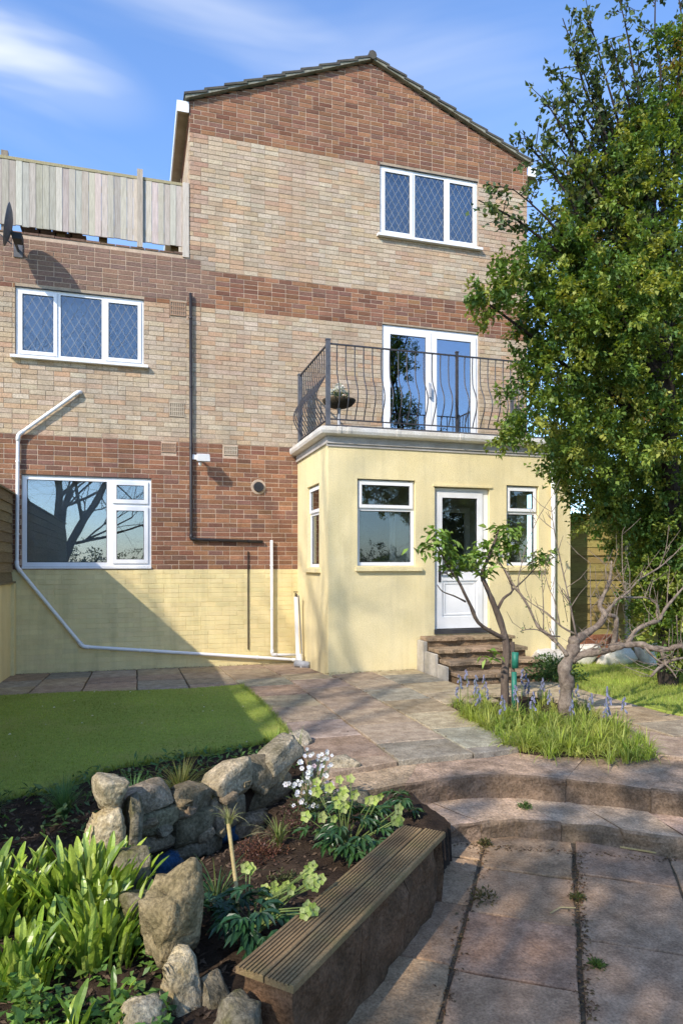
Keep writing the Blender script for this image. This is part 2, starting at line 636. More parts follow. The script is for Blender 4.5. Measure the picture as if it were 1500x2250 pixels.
# paving of the upper terrace: riven slabs on a 0.62 m grid, each its own piece
slab_cols = [(.43, .34, .235), (.47, .39, .265), (.42, .315, .225), (.45, .375, .25), (.40, .355, .275), (.46, .37, .235), (.43, .335, .25), (.39, .35, .275)]


def slab(name, x0, y0, x1, y1, th, parent, zf, c, g=.008, zadd=0., mat_=None):
    mb = MB()
    pts = []
    x0 += g
    y0 += g
    x1 -= g
    y1 -= g
    for (ax, ay), (bx, by) in (((x0, y0), (x1, y0)), ((x1, y0), (x1, y1)), ((x1, y1), (x0, y1)), ((x0, y1), (x0, y0))):
        for k in range(3):
            t = k / 3 + (R.uniform(-.04, .04) if k else 0)
            pts.append((ax + (bx - ax) * t + R.uniform(-.006, .006), ay + (by - ay) * t + R.uniform(-.006, .006)))
    tx, ty = R.uniform(-.006, .006), R.uniform(-.006, .006)
    cx, cy = (x0 + x1) / 2, (y0 + y1) / 2
    mb.prism(pts, -.06 + patio_z(cx, cy) if parent is upper else -.5, zadd, .007, c,
             lambda x, y: zf(x, y) + tx * (x - cx) + ty * (y - cy))
    return ob(name, mb, mat_ or M_slab, parent)


colx = [-2.46, -1.84, -1.22, -.63, .01, .625, 1.245, 1.925, 2.58, 3.19, 3.86, 4.50, 5.15]
for ci in range(len(colx) - 1):
    x0, x1 = colx[ci], colx[ci + 1]
    rows = []
    if x1 < 1.3:                                   # strip by the house
        rows = [8.36, 8.75 + .05 * (ci % 2), 9.42, 10.05 + .06 * (ci % 3), 10.96]
    else:
        top = 10.96 if x1 < 2.0 else (10.96 if x0 < 2.5 else 9.09)
        if x0 > 3.8:
            top = 7.72
        ys = [4.9] + [5.09 + .665 * k + (.33 if ci % 2 else 0) for k in range(10)]
        if ci % 2:
            ys = [4.9] + ys[1:]
        rows = [y for y in ys if y < top - .15] + [top]
    for r0, r1 in zip(rows[:-1], rows[1:]):
        xx1 = min(x1, 2.53) if (r1 > 9.11 and x1 > 2.5) else x1
        if xx1 - x0 < .1:
            continue
        if x0 < 3.9 and x1 > 3.0 and r1 < 7.0 and r0 > 4.5 and x0 > 3.0:
            continue                                # planting bed
        if x0 >= 3.8 and x0 < 4.4 and r0 < 6.5:
            continue
        a, b = x0, r0
        if x0 > 1.1 and x1 < 3.3 and r0 <= 4.91:    # front edge follows the curve, overhanging
            def cy_(x):
                for p, q in zip(C0[:-1], C0[1:]):
                    if p[0] <= x <= q[0]:
                        return p[1] + (q[1] - p[1]) * (x - p[0]) / (q[0] - p[0])
                return C0[-1][1] if x > 2 else C0[0][1]
            mb = MB()
            xs = [x0 + .008 + (x1 - x0 - .016) * k / 4 for k in range(5)]
            fr = [(x, cy_(x) - .03 + R.uniform(-.006, .006)) for x in xs]
            mb.prism(fr + [(xs[-1], r1 - .008), (xs[0], r1 - .008)], -.055, 0, .008, jit(R.choice(slab_cols), .12))
            ob('paving_slab', mb, M_slab, upper)
            continue
        slab('paving_slab', x0, r0, xx1, r1, .05, upper, patio_z, jit(R.choice(slab_cols), .14), zadd=R.uniform(-.004, .004))
# reddish flags on the right, running out to the second lawn
flag = [[(4.36, 5.34), (5.12, 5.2), (5.17, 5.95), (4.5, 6.05)], [(4.52, 6.07), (5.16, 5.97), (5.3, 6.85), (4.55, 6.8)],
        [(3.86, 4.62), (4.55, 4.05), (5.0, 4.6), (4.34, 5.3)], [(5.02, 4.62), (4.58, 4.03), (5.9, 3.2), (6.4, 4.4), (5.2, 5.15)],
        [(5.14, 5.18), (6.4, 4.45), (7, 5.2), (5.22, 5.9)]]
for f in flag:
    mb = MB()
    pts = []
    for i in range(4 if len(f) == 4 else len(f)):
        a, b = Vector(f[i]), Vector(f[(i + 1) % len(f)])
        for k in range(3):
            q = a.lerp(b, k / 3) + Vector((R.uniform(-.012, .012), R.uniform(-.012, .012)))
            pts.append((q.x, q.y))
    mb.prism(pts, -.1, -.012 + R.uniform(-.006, .006), .008, jit((.44, .32, .235), .12))
    ob('paving_slab', mb, M_slab, upper)
# bed of bare soil round the two small trees
bd = MB()
BED = [(3.16, 6.6), (3.06, 5.6), (2.95, 5.04), (3.2, 4.78), (3.85, 4.55), (4.36, 5.25), (4.5, 6.4), (4.3, 7.0), (3.6, 7.05)]
bd.prism(BED, -.114, -.02, .01)
tag(ob('tree_bed', bd, M_soil), kind='structure')

# curved garden steps, cast in pieces
steps = tag(ob('curved_steps', (lambda m: (m.prism([(1.0, 4.4)] + [(p[0] - .0, p[1] + .06) for p in C1[1:]] + [(9, 1.2), (9, 4.9), (3.2, 5.1), (1.2, 4.98)], -.5, -.075), m)[1])(MB()), M_soil), kind='structure')


def block_row(name, front, back, n_pts, cuts, ztop, zbot, c0):
    F = along(front, n_pts)
    B = along(back, n_pts)
    for a, b in zip(cuts[:-1], cuts[1:]):
        mb = MB()
        fr = []
        for k in range(a, b + 1):
            j = Vector((R.uniform(-.008, .008), R.uniform(-.010, .010)))
            fr.append(F[k] + j)
        if b < n_pts:
            fr[-1] = fr[-1].lerp(fr[-2], .03)
        fr[0] = fr[0].lerp(fr[1], .03)
        bk = [B[k] for k in range(a, b + 1)][::-1]
        cc = jit(c0, .16)
        ph = R.uniform(0, 50)
        # subdivided face so that the worn edge wanders
        n = len(fr)
        lev = [zbot, zbot + (ztop - zbot) * .35, zbot + (ztop - zbot) * .7, ztop - .014, ztop]
        dz = R.uniform(-.006, .006)
        vs = []
        for li, z in enumerate(lev):
            for i, p in enumerate(fr):
                t = (F[min(n_pts, a + i + 1)] - F[max(0, a + i - 1)]).normalized()
                nn = Vector((-t.y, t.x))
                e = noise.noise(Vector((p.x * 6 + ph, p.y * 6, z * 16))) * .024 + noise.noise(Vector((p.x * 17 + ph, p.y * 17, z * 20))) * .010
                if li == 4:
                    e += .012
                if li == 0:
                    e -= .008
                q = p + nn * e
                vs.append((q.x, q.y, z + (dz + noise.noise(Vector((p.x * 5, p.y * 5, ph))) * .008 if li > 2 else 0)))
        fs = []
        for li in range(4):
            for i in range(n - 1):
                fs.append((li * n + i, li * n + i + 1, (li + 1) * n + i + 1, (li + 1) * n + i))
        base = len(vs)
        m = 3
        for j in range(1, m + 1):                    # uneven tread
            for i in range(n):
                q = fr[i].lerp(bk[n - 1 - i], j / m)
                vs.append((q.x, q.y, ztop + dz + noise.noise(Vector((q.x * 4, q.y * 4, ph))) * .010))
        for j in range(m):
            o0 = 4 * n if j == 0 else base + (j - 1) * n
            o1 = base + j * n
            for i in range(n - 1):
                fs.append((o0 + i, o0 + i + 1, o1 + i + 1, o1 + i))
        # ends
        for i in (0, n - 1):
            e = [li * n + i for li in range(5)] + [base + j * n + i for j in range(m)]
            vs.append((bk[n - 1 - i].x, bk[n - 1 - i].y, zbot))
            e.append(len(vs) - 1)
            fs.append(tuple(e) if i == 0 else tuple(reversed(e)))
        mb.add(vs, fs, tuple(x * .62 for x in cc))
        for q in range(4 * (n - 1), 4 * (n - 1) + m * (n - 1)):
            mb.c[q] = tuple(x * 1.5 for x in cc)     # tops coloured paler than the risers, to set the steps apart
        ob(name, mb, M_concrete, steps)


B1 = [(1.2, 5.0), (1.5, 5.02), (2.2, 5.08), (2.8, 5.08), (3.3, 4.95), (3.9, 4.66), (4.5, 4.1), (5.0, 3.3), (5.4, 2.2), (5.5, 1.3)]
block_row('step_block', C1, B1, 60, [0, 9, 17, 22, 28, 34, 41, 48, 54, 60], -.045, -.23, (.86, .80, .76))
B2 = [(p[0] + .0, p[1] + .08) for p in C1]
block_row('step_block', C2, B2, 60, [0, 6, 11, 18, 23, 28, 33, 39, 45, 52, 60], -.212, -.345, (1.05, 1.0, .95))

# lower patio: large worn flags running with the bench
lp = MB()
lp.add([(-3, -4, -.343), (9, -4, -.343), (9, 4.6, -.343), (-.5, 4.6, -.343), (-3, 4.6, -.343)], [(0, 1, 2, 3, 4)])
lower = tag(ob('lower_patio', lp, M_joint), kind='structure')
D = Vector((.563, .826))
Nn = Vector((.826, -.563))
O = Vector((2.205, 4.055))
lcols = [(.43, .37, .25), (.455, .335, .21), (.46, .31, .19), (.485, .315, .19), (.46, .315, .20)]


def c2y(x):
    for p, q in zip(C2[:-1], C2[1:]):
        if p[0] <= x <= q[0]:
            return p[1] + (q[1] - p[1]) * (x - p[0]) / (q[0] - p[0])
    return 9


offs = [-1.75, -1.17, -.585, 0, .565, 1.125, 1.70, 2.3, 2.9]
start = [.0, -.1, -.3, -.44, -.18, -.42, -.2, -.5]
for ci in range(len(offs) - 1):
    a0, a1 = offs[ci] + .007, offs[ci + 1] - .007
    if ci == 3:
        a0 += .007
    if ci == 3:
        a1 -= .012
    s = .62 + start[ci]
    ln = [.60, .58, .59, .555, .74, .62, .6, .6][ci]
    while s > -6.5:
        e = s - ln
        poly = []
        q = [O + Nn * a0 + D * (e + .009), O + Nn * a1 + D * (e + .009), O + Nn * a1 + D * (s - .009), O + Nn * a0 + D * (s - .009)]
        ok = True
        pts = []
        for i in range(4):
            for k in range(4):
                p = q[i].lerp(q[(i + 1) % 4], k / 4) + Vector((R.uniform(-.006, .006), R.uniform(-.006, .006)))
                pts.append(p)
        cen = sum(q, Vector((0, 0))) / 4
        if cen.y < c2y(cen.x) + .25 or cen.x > 4.2 or cen.x < 1.4:
            if (cen - Vector((0, 0))).length < 6 and cen.y > -1.0 and cen.x < 5.5:
                mb = MB()
                c = jit(lcols[min(ci, 4)], .10)
                tx, ty = R.uniform(-.008, .008), R.uniform(-.008, .008)
                mb.prism([(p.x, p.y) for p in pts], -.40, -.33 + R.uniform(-.004, .004), .006, c,
                         lambda x, y: tx * (x - cen.x) + ty * (y - cen.y))
                ob('paving_slab', mb, M_slab, lower)
        s = e

# lawn of short turf on the upper level, and a second one on the right
LAWN = [(1.30, 5.86), (1.30, 6.3), (1.31, 7.0), (1.295, 7.8), (1.25, 8.52), (.6, 8.44), (-.1, 8.50), (-.62, 8.60), (-1.75, 8.62), (-2.4, 8.6), (-2.4, 4.3), (-1.4, 4.55), (-.834, 4.80),
        (-.578, 4.905), (-.38, 5.12), (-.161, 5.33), (.15, 5.44), (.488, 5.552), (.72, 5.62), (.952, 5.70)]
lm = MB()
lm.prism(LAWN[::1], -.13, .012, .012)
lawn = tag(ob('lawn', lm, M_lawn), kind='structure')
LAWN2 = [(5.22, 5.6), (5.14, 6.3), (5.12, 6.91), (5.38, 7.5), (5.55, 8.3), (6.4, 9.0), (9.5, 9.0), (9.5, 4.6), (6.5, 4.6)]
lm2 = MB()
lm2.prism(LAWN2[::-1], -.13, .006, .01)
lawn2 = tag(ob('side_lawn', lm2, M_lawn), kind='structure')


def inside(p, poly):
    r = False
    n = len(poly)
    for i in range(n):
        a, b = poly[i], poly[(i + 1) % n]
        if (a[1] > p[1]) != (b[1] > p[1]) and p[0] < (b[0] - a[0]) * (p[1] - a[1]) / (b[1] - a[1]) + a[0]:
            r = not r
    return r


def blades(name, poly, n, h0, h1, wd, cols, parent, z, seed, lean=.5, seg=1, kind='stuff', dens=None, m=None, clump=0):
    """upright grass blades scattered over a polygon, joined (nobody could count them)"""
    rr = np.random.default_rng(seed)
    xs = [p[0] for p in poly]
    ys = [p[1] for p in poly]
    P = []
    while len(P) < n:
        q = (rr.uniform(min(xs), max(xs)), rr.uniform(min(ys), max(ys)))
        if inside(q, poly) and (dens is None or rr.random() < dens(*q)):
            P.append(q)
    P = np.array(P)
    ang = rr.uniform(0, 2 * np.pi, n)
    hh = rr.uniform(h0, h1, n)
    la = rr.uniform(0, 2 * np.pi, n)
    ll = rr.uniform(.05, lean, n) * hh
    if clump:
        ck_ = P[rr.integers(0, n, clump)]
        dd = P[:, None, :] - ck_[None, :, :]
        ii = (dd ** 2).sum(2).argmin(1)
        v_ = dd[np.arange(n), ii]
        la = np.arctan2(v_[:, 1], v_[:, 0]) + rr.normal(0, .5, n)
        ll = ll * np.clip(np.hypot(v_[:, 0], v_[:, 1]) / .10, .2, 1.6)
        hh = hh * rr.uniform(.6, 1.3, clump)[ii]
    wv = np.stack([np.cos(ang), np.sin(ang), 0 * ang], 1) * (wd * rr.uniform(.6, 1.2, n))[:, None] / 2
    lv = np.stack([np.cos(la), np.sin(la), 0 * la], 1) * ll[:, None]
    base = np.stack([P[:, 0], P[:, 1], np.full(n, z)], 1)
    rows = []
    for k in range(seg + 1):
        t = k / seg
        zz = np.sin(min(t * (1.1 if seg == 1 else 1.55 + .35), 2.4)) if seg > 1 else t
        c = base + lv * (t * t) + np.stack([0 * hh, 0 * hh, hh * zz], 1)
        wf = (1 - t) ** .7 * .9 + .1
        rows += [c - wv * wf, c + wv * wf]
    V = np.stack(rows, 1).reshape(-1, 3)
    k = 2 * (seg + 1)
    b = np.arange(n) * k
    F = np.concatenate([np.stack([b + 2 * i, b + 2 * i + 1, b + 2 * i + 3, b + 2 * i + 2], 1) for i in range(seg)])
    cc = np.array(cols)[rr.integers(0, len(cols), n)] * rr.uniform(.8, 1.2, n)[:, None]
    cc = cc * np.array([1 + .55 * noise.noise(Vector((p[0] * 1.6, p[1] * 1.6, 4))) for p in P])[:, None]
    C = np.concatenate([cc] * seg)
    o = link(name, np_mesh(name, V, F, C), m or M_blade, parent)
    o['kind'] = kind
    return o


turf = [(.32, .40, .075), (.27, .35, .06), (.36, .41, .09), (.40, .40, .13)]
blades('turf', LAWN[:-0] if False else LAWN, 42000, .008, .02, .006, turf, lawn, .010, 3, .9)
blades('turf', LAWN2, 26000, .02, .06, .008, turf, lawn2, .003, 4, .9, dens=lambda x, y: 1 if x < 8.6 else 0)

# ragged fringe and fallen petals on the lawn
rr = np.random.default_rng(31)
ev, ef, ec = [], [], []
fr_line = LAWN[9:] + LAWN[:5]
for a, b in zip(fr_line[:-1], fr_line[1:]):
    a, b = np.array(a), np.array(b)
    ln_ = np.hypot(*(b - a))
    for k in range(int(ln_ * 420)):
        p = a + (b - a) * rr.random() + rr.normal(size=2) * .012
        az = rr.uniform(0, 6.28)
        h_ = rr.uniform(.02, .065)
        dx, dy = math.cos(az), math.sin(az)
        o_ = len(ev)
        w_ = .0035
        ev += [(p[0] - dy * w_, p[1] + dx * w_, -.01), (p[0] + dy * w_, p[1] - dx * w_, -.01), (p[0] + dx * h_ * .7, p[1] + dy * h_ * .7, h_ * .8), (p[0] + dx * h_ * .72 - dy * .001, p[1] + dy * h_ * .72, h_ * .8)]
        ef.append((o_, o_ + 1, o_ + 2, o_ + 3))
        ec.append(np.array(turf[rr.integers(0, 4)]) * rr.uniform(.6, 1.15))
link('turf_fringe', np_mesh('turf_fringe', np.array(ev), np.array(ef), np.array(ec)), M_blade, lawn)['kind'] = 'stuff'
pm_ = MB()
for k in range(26):
    x, y = R.uniform(-1.2, 1.2), R.uniform(5.6, 8.4)
    s_ = R.uniform(.006, .014)
    pm_.add([(x - s_, y, .036), (x, y - s_, .04), (x + s_, y, .038), (x, y + s_, .046)], [(0, 1, 2, 3)], R.choice([(.75, .74, .68), (.45, .38, .2), (.6, .55, .4)]))
ob('fallen_petals', pm_, M_petal, lawn)['kind'] = 'stuff'

# planting bed: heaped soil from the ferns to the bench, higher behind the stone wall
WA, WB = Vector((-.10, 3.78)), Vector((.86, 4.55))      # foot line of the stone wall
BA, BB = Vector((.33, 2.31), ), Vector((1.56, 3.54))      # middle of the bench block


def bed_z(x, y):
    p = Vector((x, y))
    d = (WB - WA).normalized()
    s_ = (p - WA).dot(Vector((-d.y, d.x)))
    u_ = (p - WA).dot(d)
    nzv = noise.fractal(Vector((x * 3, y * 3, 1.7)), 1, 2, 4) * .03 + noise.noise(Vector((x * 14, y * 14, 0))) * .010
    z = -.12 if s_ < .08 else (-.02 if s_ > .3 else -.12 + (s_ - .08) / .22 * .10)
    if -.30 < s_ < .1 and .1 < u_ < 1.15:
        z -= .14 * (1 - abs(s_ + .02) / .28 if s_ < -.02 else 1)
    if u_ < -.1 and s_ > -.3:
        z = max(z, -.12 + min(1, (-.1 - u_) / .3) * .06)
    db = (p - BA).dot(Vector((.7071, -.7071)))
    if db > -.02:
        z = -.6
    return z + nzv


gx = np.arange(-2.4, 1.9, .045)
gy = np.arange(.6, 5.95, .045)
sv = []
for y in gy:
    for x in gx:
        sv.append((x, y, bed_z(x, y)))
nx = len(gx)
sm = MB()
sf = []
for j in range(len(gy) - 1):
    for i in range(nx - 1):
        cx, cy = gx[i], gy[j]
        db = (cx - BA.x) * .7071 - (cy - BA.y) * .7071
        if db > .1:
            continue
        sf.append((j * nx + i, j * nx + i + 1, (j + 1) * nx + i + 1, (j + 1) * nx + i))
sm.add(sv, sf)
bed = tag(ob('flower_bed', sm, M_soil, smooth=True), kind='structure')
# bark mulch and crumbs lying on the soil
rr = np.random.default_rng(5)
mv, mf, mc = [], [], []
n = 0
while n < 5200:
    x, y = rr.uniform(-1.2, 1.7), rr.uniform(2.2, 5.3)
    if (x - BA.x) * .7071 - (y - BA.y) * .7071 > -.10:
        continue
    z = bed_z(x, y) + .004
    a = rr.uniform(0, 6.28)
    l, wv_ = rr.uniform(.006, .026), rr.uniform(.004, .011)
    t = rr.uniform(-.5, .5)
    dx, dy = math.cos(a), math.sin(a)
    b = len(mv)
    mv += [(x - dx * l, y - dy * l, z - t * l), (x + dy * wv_, y - dx * wv_, z), (x + dx * l, y + dy * l, z + t * l), (x - dy * wv_, y + dx * wv_, z + .004)]
    mf.append((b, b + 1, b + 2, b + 3))
    mc.append(np.array((.10, .068, .045)) * rr.uniform(.4, 1.6))
    n += 1
o = link('bark_mulch', np_mesh('bark_mulch', np.array(mv), np.array(mf), np.array(mc)), mat('mulch', (1, 1, 1), (.7, .7, .7), 9, .95, attr=True, spec=.05), bed)
o['kind'] = 'stuff'
# ------------------------------------------------------------------ the brick house
HX0, HX1, PX = .80, 6.83, 3.815         # tall block: left and right corners, ridge
EAVE, PEAK, LTOP = 8.80, 10.04, 6.37
LX0 = -3.1
CO, CL = .074, .2265                    # course height, stretcher length
ZB = 1.43                               # top of the painted base
house = thing('brick_house', 'three storey brick house with buff and dark brown bands under a low gable', 'house', (3.8, 12, 0))

WIN = dict(top=(3.98, 5.83, 7.14, 8.345), left=(-1.70, .112, 4.575, 5.605), french=(4.02, 5.85, 3.50, 5.625), low=(-1.612, .222, 1.475, 2.84))


def roofz(x):
    return EAVE + (PEAK - EAVE) * (1 - abs(x - PX) / (PX - HX0))


# backing wall, cut round the openings
from collections import defaultdict
walls_ = defaultdict(MB)
xsplit = sorted({LX0, HX0, HX1, *[v for q in WIN.values() for v in q[:2]]})
zsplit = sorted({-.5, ZB, ZB + 28 * CO, ZB + 57 * CO, ZB + 65 * CO, ZB + 94 * CO, LTOP, EAVE - .02, *[v for q in WIN.values() for v in q[2:]]})


def in_win(x, z, m=0):
    return any(a - m < x < b + m and c - m < z < d + m for a, b, c, d in WIN.values())


for xa, xb in zip(xsplit[:-1], xsplit[1:]):
    for za, zb in zip(zsplit[:-1], zsplit[1:]):
        cx, cz = (xa + xb) / 2, (za + zb) / 2
        if in_win(cx, cz) or (cx < HX0 and cz > LTOP):
            continue
        if EX0 + .05 < cx < EX1 and cz < 3.3 and False:
            continue
        n_ = (cz - ZB) / CO
        pale_ = 28 < n_ < 57 or (65 < n_ < 94 and cx > HX0)
        key = sum(n_ > q for q in (0, 28, 57, 65, 94)) * 2 + pale_ + (20 if cx < HX0 and n_ > 57 else 0)
        walls_[key].box(xa, WY + .008, za, xb, WY + .26, zb)
walls_[10].add([(HX0, WY + .008, EAVE - .02), (HX1, WY + .008, EAVE - .02), (PX, WY + .008, PEAK - .02),
         (HX0, WY + .26, EAVE - .02), (HX1, WY + .26, EAVE - .02), (PX, WY + .26, PEAK - .02)],
        [(0, 1, 2), (5, 4, 3), (0, 2, 5, 3), (1, 4, 5, 2)])
for key, mb in walls_.items():
    ob('wall', mb, M_mortar2 if key % 2 else M_mortar, house)

VENTS = [(.50, 5.40, .245, .225, M_terra), (.49, 3.82, .23, .225, M_cream), (.37, 3.255, .225, .148, M_terra), (1.33, 3.255, .225, .148, M_cream)]
DARK = [(0.309, 0.161, 0.094), (0.278, 0.143, 0.086), (0.252, 0.124, 0.078), (0.227, 0.115, 0.078), (0.340, 0.179, 0.098), (0.288, 0.152, 0.102), (0.237, 0.133, 0.098), (0.360, 0.184, 0.107)]
PALE = [(.56, .455, .325), (.60, .50, .365), (.54, .42, .285), (.56, .435, .285), (.51, .415, .305), (.61, .52, .395), (.54, .445, .335), (.57, .40, .26), (.53, .39, .275), (.58, .475, .34), (.54, .455, .345)]


def band(x, z):
    n = int(math.floor((z - ZB) / CO + .5))
    if z < ZB:
        return 'paint'
    if n < 28:
        return 'dark'
    if n < 57:
        return 'pale'
    if n < 65:
        return 'dark'
    if x < HX0:
        return 'dark'
    if n < 94:
        return 'pale'
    return 'dark'


brick_n = {'paint': [], 'dark': [], 'pale': []}
k0 = -22
cell = []
for k in range(k0, 118):
    z0 = ZB + k * CO
    if z0 > PEAK:
        break
    z1 = z0 + CO
    off = (k % 2) * CL / 2
    # broken bond: now and then a header
    x = LX0 + off - CL + (R.random() < .0) * .1
    while x < HX1:
        l = CL
        r_ = R.random()
        if r_ < .05:
            l = CL / 2
        xa, xb = max(x, LX0), min(x + l, HX1)
        x += l
        if xb - xa < .03:
            continue
        segs = [(xa, xb)]
        zc = (z0 + z1) / 2
        # clip against windows, vents, corners
        blk = [(a, b) for a, b, c, d in WIN.values() if z1 > c + .02 and z0 < d - .02]
        blk += [(vx, vx + vw) for vx, vz, vw, vh, _ in VENTS if z1 > vz + .02 and z0 < vz + vh - .02]
        if z1 > LTOP + .01:
            blk.append((LX0 - 1, HX0))
        for a, b in blk:
            ns = []
            for s0, s1 in segs:
                if b <= s0 or a >= s1:
                    ns.append((s0, s1))
                else:
                    if a - s0 > .02:
                        ns.append((s0, a))
                    if s1 - b > .02:
                        ns.append((b, s1))
            segs = ns
        for s0, s1 in segs:
            if EX0 + .05 < s0 and s1 < EX1 and z1 < 3.3:
                continue                             # behind the garden room
            if min(roofz(s0), roofz(s1)) < z1 - .02:
                if max(roofz(s0), roofz(s1)) < z0 + .02:
                    continue
            cell.append((s0, s1, z0, z1, band(s0, zc)))


def brick_geo(mb, x0, x1, z0, z1, kind, lx=0., ly=0., lz=0.):
    if kind == 'paint':
        g, pr = .0028, .005
        c = jit((1, 1, 1), .05)
    elif kind == 'dark':
        g, pr = .0050, .0045
        c = jit(R.choice(DARK), .16)
    else:
        g, pr = .0034, .0060
        c = jit(R.choice(PALE), .07)
    # sooty, bleached parapet bricks and stained patches are their own colour
    if kind != 'paint':
        q = noise.fractal(Vector(((x0 + x1) * .5, 0, z0 * .9)), 1, 2, 3)
        if x1 < HX0 + .5 and 5.6 < z0 < 6.5:
            c = tuple(a * .55 + b * .45 for a, b in zip(c, (.27, .22, .19)))
        if q > .25 and kind == 'pale':
            c = tuple(a * .8 + b * .2 for a, b in zip(c, (.45, .25, .17)))
        if HX0 - .05 < x0 < HX0 + .12 and z0 > LTOP and kind == 'pale' and R.random() < .6:
            c = tuple(a * .5 + b * .5 for a, b in zip(c, (.42, .22, .16)))
    pr += R.uniform(-.0015, .0022)
    if min(roofz(x0), roofz(x1)) < z1 and x0 > HX0 - .1:
        za, zb = max(z0 + g + .002, min(z1 - g, roofz(x0 + g))), max(z0 + g + .002, min(z1 - g, roofz(x1 - g)))
        y0, y1 = WY + .008 - pr, WY + .012
        mb.hexa([(x0 + g, y0, z0 + g), (x1 - g, y0, z0 + g), (x1 - g, y1, z0 + g), (x0 + g, y1, z0 + g), (x0 + g, y0, za), (x1 - g, y0, zb), (x1 - g, y1, zb), (x0 + g, y1, za)], c)
        return
    mb.bevbox(x0 + g - lx, WY + .008 - pr - ly, z0 + g - lz, x1 - g - lx, WY + .012 - ly, z1 - g - lz, .0025, c)


# the bricks nearest the eye are pieces of their own, the rest one brickwork mesh


def near(c):
    x0, x1, z0, z1, k = c
    X, Z = (x0 + x1) / 2, (z0 + z1) / 2
    d = math.hypot(X, WY) ** 2 + (Z - 1.51) ** 2
    hid = (x1 < -1.9) or (k == 'paint') or (x1 - x0 < .2) or (abs(X + 1.66) < .1 and Z < 3.5) or (X < -1.5 and Z < 2.7) or X > 2.4
    return d + (1e6 if hid else 0)


order = sorted(range(len(cell)), key=lambda i: near(cell[i]))
sel = set(order[:290])
rest = MB()
restp = MB()
for i, cc in enumerate(cell):
    x0, x1, z0, z1, kd = cc
    if i in sel:
        mb = MB()
        lx, lz = (x0 + x1) / 2, (z0 + z1) / 2
        brick_geo(mb, x0, x1, z0, z1, kd, lx, WY, lz)
        place('brick', mb.mesh('brick'), M_brick, house, (lx, WY, lz))
    else:
        brick_geo(restp if kd == 'paint' else rest, x0, x1, z0, z1, kd)
# flank of the tall block over the flat roof
for k in range(66, 100):
    z0 = ZB + k * CO
    for j in range(9):
        y0 = WY + .01 + j * CL - (k % 2) * CL / 2
        y1 = y0 + CL
        y0 = max(y0, WY + .001)
        kd = 'pale' if k < 94 else 'dark'
        c = jit(R.choice(PALE if kd == 'pale' else DARK), .1)
        rest.box(HX0 - .008, y0 + .004, z0 + .004, HX0 + .002, y1 - .004, z0 + CO - .004, c)
o = ob('brickwork', rest, M_brick, house)
o['kind'] = 'stuff'
o = ob('painted_brickwork', restp, M_paintb, house)
o['kind'] = 'stuff'
# painted mortar behind the painted bricks (thin coat over the backing wall)
pm = MB()
pm.box(LX0, WY + .0066, -.5, EX0, WY + .0075, ZB - .002)
ob('painted_base', pm, M_paintb, house)

# shell of the house so that no daylight leaks in
sh = MB()
sh.box(HX0, WY + .27, LTOP - .3, HX0 + .24, WY + 7.0, EAVE - .03)
sh.box(HX1 - .24, WY + .27, -.4, HX1, WY + 7.0, EAVE - .03)
sh.box(LX0, WY + .27, -.4, LX0 + .24, WY + 7.0, LTOP - .33)
sh.box(LX0, WY + 7.0, -.4, HX0, WY + 7.2, LTOP - .33)
sh.box(HX0, WY + 7.0, -.4, HX1, WY + 7.2, EAVE - .03)
ob('outer_wall', sh, M_cream, house)
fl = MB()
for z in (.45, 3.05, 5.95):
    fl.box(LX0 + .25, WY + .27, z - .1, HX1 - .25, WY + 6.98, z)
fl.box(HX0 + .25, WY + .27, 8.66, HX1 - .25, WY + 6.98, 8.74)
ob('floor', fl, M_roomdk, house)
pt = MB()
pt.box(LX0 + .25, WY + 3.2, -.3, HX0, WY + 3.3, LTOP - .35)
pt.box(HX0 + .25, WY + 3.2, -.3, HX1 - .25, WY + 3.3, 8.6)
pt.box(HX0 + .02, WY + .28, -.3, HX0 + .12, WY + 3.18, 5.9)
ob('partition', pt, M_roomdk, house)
fr_ = MB()
fr_.box(LX0, WY + .27, LTOP - .32, HX0 - .002, WY + 6.9, LTOP - .12)
ob('flat_roof', fr_, M_flash, house)
# parapet coping bricks at the flat roof edge
cp = MB()
xx = LX0
while xx < HX0 - .05:
    l = .215
    c = jit((.24, .155, .115), .25)
    cp.box(xx + .004, WY - .004, LTOP + .002, min(xx + l - .004, HX0 - .012), WY + .24, LTOP + .028 + R.uniform(-.006, .008), c)
    xx += l
o = ob('coping', cp, M_brick, house)
o['kind'] = 'stuff'
pz = MB()
for k in range(4):
    for j in range(4):
        pz.bevbox(-1.62 + j * .225 - (k % 2) * .06, WY + .30, LTOP + .03 + k * .07, -1.62 + j * .225 + .2 - (k % 2) * .06, WY + .5, LTOP + .09 + k * .07, .003, jit((.36, .24, .16), .2))
o = ob('upstand', pz, M_brick, house)
o['kind'] = 'stuff'

